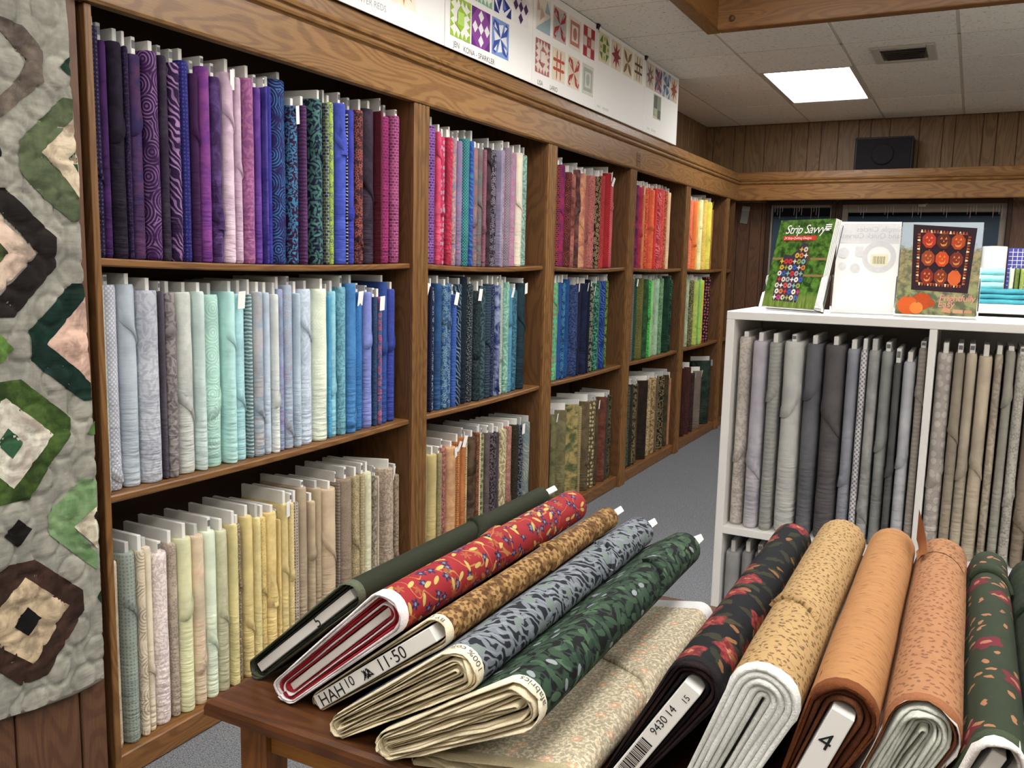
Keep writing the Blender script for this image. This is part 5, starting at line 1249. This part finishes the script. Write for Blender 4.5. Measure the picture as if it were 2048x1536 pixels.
o, fp, wp, L = lying_bolt('plain olive green fabric bolt, outermost of the bolts leaning at the table corner', (1.311, 1.031), 41, .24, .015, .018, .842, 1.405, hero('olive_cloth', olive), [('4a5040', .7, .002), ('2c3026', .6, .010), ('585c50', .6, .016)], selv='565c4a', flap=(-.022, .06, 1.13, 1.16, 'far'), seed=3, tip=.028, board_out=-.008)
mark(o, fp, '5', .022, .024, -.007)
o, fp, wp, L = lying_bolt('red floral fabric bolt with white selvage leaning beside the olive one', (1.388, 1.034), 41, .25, .020, .028, .811, 1.372, hero('red_floral_cloth', red_floral), [('eae2e3', .98, .0), ('e0d7d8', .95, .002), ('a02c34', .9, .006), ('8a1c26', .85, .007), ('dcd4d4', .8, .008), ('9a2430', .8, .010)], selv='eae4e4', flap=(-.022, .07, 1.07, 1.12, 'near'), seed=5, board_out=-.014, tip=.0, wob=.0028, bt=.010)
o, fp, wp, L = lying_bolt('golden tan damask fabric bolt with handwritten white board leaning by the red one', (1.453, 1.021), 39, .245, .012, .019, .822, 1.378, hero('tan_damask_cloth', damask), [('d8c9ac', .8, .001), ('b8a888', .6, .006)], selv='dccfb4', flap=(-.022, .06, 1.10, 1.13, 'far'), seed=7, tip=.024, board_out=.004, bt=.019)
mark(o, fp, '11·50', .0225, .010, -.007); mark(o, fp, 'HAH', .0225, -L/2+.004, -.008); mark(o, fp, '10', .018, -.052, -.004)
m = MB(); pth = [fp(-.016+.004*math.sin(k*2.3)+.0006*k, .006*math.cos(k*1.7), .0008) for k in range(22)]; m.tube(pth, .0007, 5); m.build('scribble', INKB, o)
wlet(o, wp, 'BY D', .010, .006, .823, SELP)
o, fp, wp, L = lying_bolt('blue-grey acanthus print fabric bolt with fuzzy cream layers at its end', (1.508, 1.004), 36, .235, .015, .026, .785, 1.383, hero('bluegrey_cloth', bluegrey), cream('c', 'c', 'c', 'k', 'c', 'c', 'k', 'c', 'c'), selv='e2d8be', flap=(-.022, .06, 1.17, 1.22, 'far'), seed=11, tip=.026, board_out=-.05, core=.0012, wob=.005)
wlet(o, wp, '100% cotton', .0125, -.012, .7855, SELP)
o, fp, wp, L = lying_bolt('dark green leaf print fabric bolt resting on the flat cream bolt', (1.590, .992), 25, .235, .018, .028, .772, 1.372, hero('greenleaf_cloth', greenleaf), cream('c', 'k', 'c', 'c', 'c', 'c', 'k', 'c', 'c'), selv='e6dcc2', flap=(-.022, .07, 1.15, 1.21, 'far'), seed=13, tip=.03, board_out=-.05, core=.0012, wob=.005)
wlet(o, wp, 'afabrics', .0135, -.010, .7725, SELP)
o, fp, wp, L = lying_bolt('cream bolt with tiny peach flowers lying flat on the table', (1.633, .9005), 0, .205, .006, .0205, .790, 1.338, hero('cream_floral_cloth', creamfloral), [('b8ac8c', .9, -.004), ('a89c7c', .7, .006), ('c4b898', .8, .002)], selv='bcb08e', far_selv='f4f2ee', flap=(-.01, .20, 1.00, 1.14, 'far'), seed=17, tip=0.0, board_out=-.05, core=.001, wob=.006)
o, fp, wp, L = lying_bolt('black fabric bolt with red roses and barcode label leaning by the flat cream bolt', (1.758, 1.028), 58, .20, .015, .029, .832, 1.392, hero('dark_rose_cloth', darkrose), [('241a1c', .9, .0), ('2c1c1c', .8, .003), ('1c1416', .8, .005)], selv='1a1618', seed=19, tip=0.0, board_out=.006, bt=.020)
mark(o, fp, '9430 14', .0125, .010, -.002); mark(o, fp, '15', .0095, .062, -.005); mark(o, fp, '.50', .0125, -.078, -.003)
m = MB(); x = -.050; rs_ = random.Random(4)
while x < -.002:
    wd = rs_.choice((.0008, .0012, .002)); m.poly([fp(x, -.006), fp(x+wd, -.006), fp(x+wd, .0075), fp(x, .0075)]); x += wd + rs_.choice((.0007, .0011))
m.build('barcode', INKB, o, fix=False)
o, fp, wp, L = lying_bolt('tan speckled fabric bolt with white folded end beside the black rose one', (1.829, 1.037), 60, .205, .014, .036, .828, 1.402, hero('tan_dot_cloth', tandots), [('dcdcd7', 1.0, -.006), ('d6d7d2', 1.0, -.0055), ('d9dad5', 1.0, -.005), ('d2d3ce', .99, -.004), ('cbccc6', .9, -.001)], selv='e4e4e0', flap=(-.022, .07, .97, 1.04, 'far'), seed=23, tip=0.0, board_out=-.06, core=.001, wob=.0016, band=.004, splay=2.0)  # white layer tones alternate to paint depth into the folded end
o, fp, wp, L = lying_bolt('plain orange-brown fabric bolt with white board numbered 4', (1.901, 1.037), 60, .20, .014, .033, .830, 1.405, hero('orange_cloth', orangeweave), [('5a3018', .9, .0), ('4a2614', .8, .003), ('6a4028', .7, .006)], selv='6a3c1e', seed=29, tip=0.0, board_out=.004, bt=.022)
mark(o, fp, '4', .026, -.008, .040, across=True)
o, fp, wp, L = lying_bolt('brown spotted fabric bolt with loose sage-white layers at its end', (1.970, 1.034), 60, .198, .014, .033, .842, 1.398, hero('brown_spot_cloth', brownspots), [('cfc8c4', .6, .0), ('7a4a30', .6, .006), ('c4c6bc', .97, .002), ('cccec4', .97, .001), ('bcbeb2', .95, .004), ('c6c8be', .95, .003), ('b4b6aa', .9, .007), ('c0c2b6', .9, .006)], selv='8a5a3c', flap=(-.022, .06, 1.33, 1.37, 'near'), seed=31, tip=0.0, board_out=-.06, core=.001, wob=.005, splay=1.9)  # sage-white tones darken with recess, painting shade between the layers
BROWNW = wp[0]
o, fp, wp, L = lying_bolt('green fabric bolt with red roses and curled white selvage end', (2.0305, 1.034), 64, .19, .012, .0235, .824, 1.40, hero('green_rose_cloth', greenrose), [('ded8d2', .97, -.006), ('d0cac4', .8, .002), ('2c2c2c', .5, .014)], selv='3c4432', flap=(-.022, .05, 1.27, 1.30, 'far'), seed=37, tip=0.0, board_out=-.008, wob=.004)
o, fp, wp, L = lying_bolt('mottled green fabric bolt with cream layered end beside the green rose one', (2.085, 1.030), 62, .19, .012, .028, .815, 1.39, hero('green_mottle_cloth', greenmott), cream('c', 'c', 'c', 'c', 'c', 'k', 'c'), selv='d8d0ba', flap=(-.022, .05, 1.15, 1.19, 'far'), seed=41, tip=0.0, board_out=-.05, core=.001, wob=.005)
o, fp, wp, L = lying_bolt('tan striped fabric bolt at the end of the row on the table', (2.147, 1.03), 62, .192, .013, .030, .83, 1.40, fabric('a08a64', '7a6444', 't', 5), [('c8bfa4', .9, .002), ('b8ae92', .8, .01)], selv='c8c0aa', seed=43, tip=0.0, board_out=-.02)
m = MB(); R = []
for i in range(6):
    f = i/5; R.append([(1.934 + .006*math.sin(f*2)+.012*e*f, 1.385 - .085*f, 1.062 + (.040*(1-f) + .006)*e) for e in (0, .33, .66, 1)])
m.grid(R, 0, True, [[(.02*e, .1*i) for e in range(4)] for i in range(6)]); m.build('loose_corner', edge_cloth('8a5530'), BROWNW)

# ================================================================== magazines in clear stands on the white shelf
def frame_at(x, y, z, yaw, rake):
    """local axes: X right along the cover, Y up the cover (leaning back), Z out towards the reader"""
    X = Vector((math.cos(yaw), math.sin(yaw), 0)); N = Vector((math.sin(yaw), -math.cos(yaw), 0)); U = Vector((0, 0, 1))
    Y = (U*math.cos(rake) - N*math.sin(rake)); Z = X.cross(Y)
    return Matrix(((X.x, Y.x, Z.x, x), (X.y, Y.y, Z.y, y), (X.z, Y.z, Z.z, z), (0, 0, 0, 1)))
def cover_mat(name, fn):
    g = G(name, .3, .4); p = g.tc('UV'); g.base(fn(g, p)); return g.m
PAGE = plain('page_edges', 'e8e6e2', .8); COVW = plain('white_cover', 'f4f4f2', .4)
def stand(M, w, hgt, label, h2=.30):
    t = thing('magazine_stand', M.translation, label, 'display stand', 'clear magazine stands')
    q = MB(M); q.box(-.004, w+.004, 0, h2*hgt/.3*.95, -.006, -.003, 0); q.build('back_plate', ACRYL, t)
    q = MB(M); q.box(-.004, w+.004, -.004, 0.0, -.006, .034, 0); q.build('foot', ACRYL, t)
    for x in (-.004, w+.0015):
        q = MB(M); q.grid([[(x, 0, -.003), (x, .10, -.003), (x, .11, -.003)], [(x, 0, .034), (x, .095, .031), (x, .108, .014)], [(x+.0025, 0, .034), (x+.0025, .095, .031), (x+.0025, .108, .014)], [(x+.0025, 0, -.003), (x+.0025, .10, -.003), (x+.0025, .11, -.003)]], 0, True); q.build('side_lip', ACRYL, t)
    return t
def art(parent, M, polys, name, z0, mat=None):
    q = MB(M)
    for k, (pts, c) in enumerate(polys): q.poly([(x, y, z0+.000015*k) for x, y in pts], 0, c)
    return q.build(name, mat or PRINT, parent, fix=False)
def title(parent, M, txt, size, x, y, z, mat, shear=0.0, mirror=False, space=1.0):
    q = MB(M); wd = glyphs(txt, size, shear, space)[2]
    letter(q, txt, size, (lambda a, b: (x+a, y+b, z)) if not mirror else (lambda a, b: (x+wd-a, y+b, z)), shear=shear, space=space); return q.build('lettering', mat, parent, fix=False)
def book(M, w, hgt, th, label, cover, group='magazines on the white shelf', z0=0.0, plain_back=False):
    t = thing('magazine', M @ Vector((0, 0, z0)), label, 'magazine', group)
    q = MB(M); q.box(0, w, .0008, hgt, z0, z0+th-.0006, 0, .0003); q.build('pages', PAGE, t)
    q = MB(M); z = z0+th; b = len(q.v); q.v += [q.P(p) for p in ((0, .0008, z), (w, .0008, z), (w, hgt, z), (0, hgt, z))]; q.face([b, b+1, b+2, b+3], 0, False, [(0, 0), (w, 0), (w, hgt), (0, hgt)])
    q.v += [q.P(p) for p in ((-.0004, .0008, z0), (-.0004, hgt, z0), (-.0004, hgt, z), (-.0004, .0008, z))]; q.face([b+4, b+5, b+6, b+7], 0, False, [(0, 0), (0, hgt), (.002, hgt), (.002, 0)])
    return q.build('cover', cover, t, fix=False)
TITLE = plain('white_title', 'fafaf8', .5)
# --- left: garden quilt magazine, several copies
def garden(g, p):
    n = g.noise(p, 45, 4, .65); c = g.mix(g.step(n, .5, .15), lin('1e3a14'), lin('5c8a34')); sp = g.sep(p)
    grass = g.mix(g.noise(g.vec('MULTIPLY', p, (400., 60., 1.)), 1.0, 2), lin('3c5a20'), lin('8a9c4c')); c = g.mix(g.step(g.math('ADD', sp[1], g.math('MULTIPLY', n, .03)), .058, .012), grass, c)
    return c
MW, MH = .212, .272
yaw1 = math.radians(33)*-1; M1 = frame_at(1.412, 2.800, WST+.0045, yaw1, math.radians(13))
stand(M1, MW, MH, 'clear acrylic stand holding the garden quilt magazines at the shelf corner')
GARD = cover_mat('garden_cover', garden)
for k in range(4):
    t1 = book(M1, MW, MH, .0058, ['rear copy of the garden quilt magazine in the corner stand', 'second copy behind the front garden quilt magazine', 'copy directly behind the front garden quilt magazine', 'garden quilt magazine with white title and red strapline in front'][k], GARD, z0=.0008+.0064*k)
zf = .0008+.0064*3+.0058
def disc(x, y, r, c, n=10): return ([(x+r*math.cos(i*2*math.pi/n), y+r*math.sin(i*2*math.pi/n)) for i in range(n)], c)
def quad(a, b, c, d, col): return ([(a, b), (c, b), (c, d), (a, d)], col)
A = [quad(0, .148, MW, .155, lin('8a7448')), quad(.1, .098, MW, .105, lin('8a7448')), ([(.034, .022), (.134, .018), (.138, .15), (.130, .196), (.108, .202), (.092, .178), (.074, .162), (.046, .165), (.036, .08)], lin('3c3240')), ([(.130, .196), (.150, .15), (.138, .135)], lin('5c4630'))]
rs = random.Random(12); pal = ['c8302c', 'd0a838', 'd8d4cc', '7ab0a8', 'b83868', '3858a8', 'c8783c', 'e0dcd4', '8a9c3c', 'a8a4a8', 'd0c8b0', 'd05048']
for j in range(9):
    for i in range(6):
        x = .044 + i*.0168 + (.0035 if j % 2 else -.001); y = .032 + j*.0185
        if y > .152 and x < .088 or y > .17 and x < .1: continue
        if (i+j) % 3: A.append(disc(x, y, .0082, lin(pal[rs.randrange(12)]))); A.append(disc(x, y, .003, lin('3c3240'), 6))
        else: A.append(([(x+.0095*(1 if k % 2 == 0 else .4)*math.cos(k*math.pi/4), y+.0095*(1 if k % 2 == 0 else .4)*math.sin(k*math.pi/4)) for k in range(8)], lin(pal[rs.randrange(12)])))
A += [quad(.028, .208, .156, .222, lin('d03c30'))]
for k in range(14): A.append(([(.006+k*.0145, .0015), (.012+k*.0145, .0015), (.0075+k*.0145, .026+.012*(k % 3))], lin('5c7a2c' if k % 2 else '7c9440')))
art(t1, M1, A, 'cover_art', zf+.0003)
title(t1, M1, 'Strip Savvy', .0385, .030, .229, zf+.0026, TITLE, .25, space=.92)
title(t1, M1, '24 Strip-Quilting Designs', .0105, .032, .2115, zf+.0026, TITLE, .2)
q = MB(M1)
for k in range(3): q.box(.182, .204, .252-.006*k, .2555-.006*k, zf+.0024, zf+.0026)
q.poly([(.184, .236, zf+.0026), (.2, .236, zf+.0026), (.192, .243, zf+.0026)]); q.build('small_print', TITLE, t1)
# --- middle: white book seen with its print showing through in reverse
M2 = frame_at(1.610, 2.748, WST+.0045, math.radians(4), math.radians(10))
stand(M2, .172, .27, 'clear acrylic stand holding the white reversed book')
t2 = book(M2, .172, .268, .006, 'white book with pale reversed print and barcode sticker between the two magazines', COVW, z0=.001)
GH = lin('d9d9db'); zf = .0075
ring = [((.118+.046*math.cos(t*.2618), .165+.046*math.sin(t*.2618)), (.118+.032*math.cos(t*.2618), .165+.032*math.sin(t*.2618))) for t in range(25)]
A = [quad(.004, .205, .168, .262, lin('e2e2e4'))] + [([a[0], b[0], b[1], a[1]], GH) for a, b in zip(ring, ring[1:])] + [quad(.052, .165, .074, .195, lin('e0e0e2')), disc(.02, .175, .016, lin('e2e2e4')), disc(.055, .13, .014, GH), disc(.02, .135, .012, lin('e4e4e6')), quad(.096, .140, .142, .172, lin('efeacb'))]
A += [quad(.102+.0028*k, .144, .102+.0028*k+(.0018 if k % 3 else .001), .166, lin('8c8468')) for k in range(12)]
art(t2, M2, A, 'cover_art', zf)
PALE = plain('show_through_print', 'c4c4c8', .6)
title(t2, M2, 'Simple Circles', .0215, .052, .238, zf+.0018, PALE, mirror=True); title(t2, M2, 'and Quick Curves', .0215, .012, .219, zf+.0018, PALE, mirror=True)
# --- right: pumpkin quilt magazine
def patchf(g, p):
    sp = g.sep(p); n = g.noise(p, 60, 4, .65); field = g.mix(g.step(n, .5, .14), lin('5c5a34'), lin('9a8e58')); leaf = g.mix(g.step(g.noise(p, 45, 3), .5, .12), lin('4c5230'), lin('8c9058'))
    c = g.mix(g.step(g.math('ADD', sp[1], g.math('MULTIPLY', n, .05)), .215, .012), field, lin('a8b8c4')); return g.mix(g.step(g.math('ADD', sp[1], g.math('MULTIPLY', n, .04)), .11, .015), leaf, c)
M3 = frame_at(1.787, 2.705, WST+.0045, math.radians(2), math.radians(9))
W3, H3 = .203, .262
stand(M3, W3, H3, 'clear acrylic stand holding the pumpkin quilt magazine')
for k in range(2): t3 = book(M3, W3, H3, .005, ['rear copy of the pumpkin quilt magazine', 'pumpkin quilt magazine with nine grinning pumpkin faces on its cover'][k], cover_mat('pumpkin_cover_%d' % k, patchf), z0=.001+.0056*k)
zf = .001+.0056+.005+.0003
A = [([(.036, .072), (.178, .066), (.188, .246), (.028, .256)], lin('2a1220'))]
qx = lambda u, v: (.036+(.028-.036)*v + u*((.178+(.188-.178)*v)-(.036+(.028-.036)*v)), .072+(.256-.072)*v + u*((.066+(.246-.066)*v)-(.072+(.256-.072)*v)))
for k in range(15):
    u0, u1 = .12+.76*k/15, .12+.76*(k+.8)/15; cc = lin(('f0d8a8', 'c06428', '9a4020')[k % 3])
    for v0, s in ((.885, .045), (.075, .045)): A.append(([qx(u0, v0), qx(u1, v0), qx((u0*.3+u1*.7), v0+s), qx((u0*.7+u1*.3), v0+s)] if v0 > .5 else [qx(u0, v0+.045), qx(u1, v0+.045), qx(u0*.3+u1*.7, v0), qx(u0*.7+u1*.3, v0)], cc))
for k in range(17):
    v0, v1 = .12+.76*k/17, .12+.76*(k+.8)/17; cc = lin(('f0d8a8', 'c06428', '9a4020')[(k+1) % 3])
    A.append(([qx(.12, v0), qx(.12, v1), qx(.075, (v0+v1)/2+.01), qx(.075, (v0+v1)/2-.01)], cc)); A.append(([qx(.88, v0), qx(.88, v1), qx(.925, (v0+v1)/2+.01), qx(.925, (v0+v1)/2-.01)], cc))
PK = [['8c2c1c', '84361e', 'd8622c'], ['9c4424', 'd04a1c', '7c3020'], ['b83424', '5c2418', 'b04420']]
for r_ in range(3):
    for c_ in range(3):
        u, v = .265+.235*c_, .22+.275*r_; col_ = PK[r_][c_]; R = .105
        A.append(([qx(u+R*1.12*math.cos(math.radians(t)), v+R*1.18*math.sin(math.radians(t))) for t in range(22, 382, 45)], lin(col_)))
        A.append(([qx(u-.012, v+R*1.0), qx(u+.02, v+R*1.0), qx(u+.026, v+R*1.3), qx(u+.004, v+R*1.3)], lin('7a5038')))
        fc = lin('e09048') if r_ != 0 or c_ != 2 else lin('c86a34')
        for dx in (-.04, .035): A.append(([qx(u+dx-.02, v+.025), qx(u+dx+.02, v+.03), qx(u+dx+.005, v+.065)], fc))
        A.append(([qx(u-.012, v-.012), qx(u+.014, v-.01), qx(u, v+.018)], fc)); A.append(([qx(u-.055, v-.03), qx(u-.02, v-.052), qx(u+.03, v-.045), qx(u+.062, v+.0), qx(u+.045, v-.065), qx(u, v-.082), qx(u-.035, v-.07)], fc))
for x, y, r, cc in ((.066, .040, .024, 'b84818'), (.030, .028, .026, 'd05c22'), (.09, .035, .010, 'a84818'), (.053, .021, .017, 'f08038')): A.append(disc(x, y, r, lin(cc), 16)); A.append(([(x-.003, y+r*.85), (x+.003, y+r*.85), (x+.004, y+r*1.15), (x-.001, y+r*1.15)], lin('6a6a30')))
A += [([(.115, .012), (.14, .010), (.138, .022), (.122, .026)], lin('c89070')), quad(.145, .010, .17, .020, lin('c89878')), quad(.173, .011, .192, .019, lin('c08c70'))]
art(t3, M3, A, 'cover_art', zf)
PINK = plain('pink_title', 'd89080', .5); title(t3, M3, 'Frightfully', .026, .108, .043, zf+.0028, PINK, .1, space=.9); title(t3, M3, 'Easy', .024, .106, .026, zf+.0028, PINK, .1)
# ================================================================== farther counter with folded cloth
ct = thing('display_counter', (2.45, 4.7, 0), 'white display counter farther back behind the white cube shelf', 'counter')
CX0, CX1, CY0, CY1 = 1.93, 3.2, 4.42, 4.95
q = MB(); q.box(CX0, CX1, CY0, CY1, WST-.048, WST-.006, 0, .002); q.build('counter_top', WHITE, ct)
for x in (CX0+.01, CX1-.03): q = MB(); q.box(x, x+.02, CY0+.02, CY1-.02, 0, WST-.0482, 0, .002); q.build('side_panel', WHITE, ct)
q = MB(); q.box(CX0+.03, CX1-.03, CY1-.04, CY1-.03, 0, WST-.0482); q.build('back_panel', plain('dark_recess', '35342f', .8), ct)
q = MB(); q.box(CX0+.0302, CX1-.0302, CY0+.03, CY1-.041, .6, .62, 0, .002); q.build('shelf', WHITE, ct)
ZK = WST-.0058
def folded(name, label, x0, x1, y0, y1, z, th, n, hx, group):
    t = thing(name, ((x0+x1)/2, (y0+y1)/2, z), label, 'folded fabric', group); k_ = th/n
    for i in range(n):
        m = MB(); zc = z + k_*(i+.5); r = k_*.48; out = stadium((y1-y0)-2*r, r, 8); rs = random.Random(i+int(z*100)); rows, uvs = [], []
        for j in range(9):
            x = x0 + (x1-x0)*j/8; rows.append([(x, (y0+y1)/2 - a*(1+.004*math.sin(j*2+i)), zc+b+.0012*math.sin(j*1.7+i*2)) for a, b, u, na, nb in out]); uvs.append([(u, x) for a, b, u, na, nb in out])
        m.grid(rows, 0, True, uvs); nn = len(out); m.face(list(range(nn)), 0, False, uvs[0]); m.face(list(range(8*nn, 9*nn))[::-1], 0, False, uvs[-1]); m.build('fold_layer', fabric(hx, shade(hx, 1.12), 's', 3), t)
    return t
folded('folded_fabric', 'thick folded turquoise fabric on the far white counter edge', 1.945, 2.215, 4.45, 4.66, ZK, .066, 3, '3fa9b8', 'folded fabrics on the counter')
folded('folded_fabric', 'pale aqua folded fabric stack behind the turquoise one', 1.94, 2.10, 4.68, 4.835, ZK, .16, 5, '9adfe6', 'folded fabrics on the counter')
GRC = [('e8e6c8', 'cream'), ('7f9440', 'moss green'), ('a8b850', 'yellow-green'), ('f0f0ec', 'white'), ('8cc43c', 'lime green'), ('d8e080', 'pale lime'), ('1f8a3a', 'emerald green')]
for k, (hx, nm) in enumerate(GRC):
    x = 2.13 + k*.021; t = thing('fat_quarter', (x, 4.78, ZK), '%s folded fabric square standing in the row on the far counter' % nm, 'folded fabric', 'fabric squares on the counter')
    m = MB(); lean = .12 if k > 2 else .02; out = stadium(.12, .0085, 8); rows, uvs = [], []
    for j in range(8):
        z = .155*j/7; rows.append([(x + b + lean*z, 4.76 + a*.9, ZK+.002+z+(.012*(1-(a/.068)**2) if j == 7 else 0)) for a, b, u, na, nb in out]); uvs.append([(u, z) for a, b, u, na, nb in out])
    m.grid(rows, 0, True, uvs); nn = len(out); m.face(list(range(7*nn, 8*nn)), 0, False, uvs[-1]); m.face(list(range(nn))[::-1], 0, False, uvs[0]); m.build('folded_cloth', fabric(hx, shade(hx, .9), 's', 4), t)
t = thing('paper_roll', (2.06, 4.60+.3, ZK), 'upright white paper roll on the far counter', 'paper roll')
q = MB(); q.lathe([(.012, 0), (.052, 0), (.054, .003), (.054, .262), (.052, .265), (.020, .265), (.020, .10), (.012, .10)], (2.055, 4.895, ZK), 28); q.build('roll', plain('roll_paper', 'f2f2f0', .8), t)
q = MB(); q.lathe([(.0195, .02), (.0195, .268), (.016, .268), (.016, .02)], (2.055, 4.895, ZK), 20); q.build('core', plain('kraft_core', '9a7c58', .8), t)
t = thing('gridded_mat', (2.16, 4.935, ZK), 'violet-blue gridded cutting mat standing behind the green fabric squares', 'cutting mat')
q = MB(); q.xf = Matrix.Translation((2.115, 4.925, ZK)) @ Matrix.Rotation(-.05, 4, 'X'); q.box(0, .12, 0, .003, 0, .26, 0, .0008); q.build('mat', plain('violet_mat', '4a4aa0', .5), t)
q = MB(); q.xf = Matrix.Translation((2.115, 4.925, ZK)) @ Matrix.Rotation(-.05, 4, 'X')
for k in range(1, 6): q.box(.02*k-.0012, .02*k+.0012, -.0006, 0, .004, .256)
for k in range(1, 13): q.box(.003, .117, -.0006, 0, .02*k-.0012, .02*k+.0012)
q.build('grid_lines', TITLE, t)
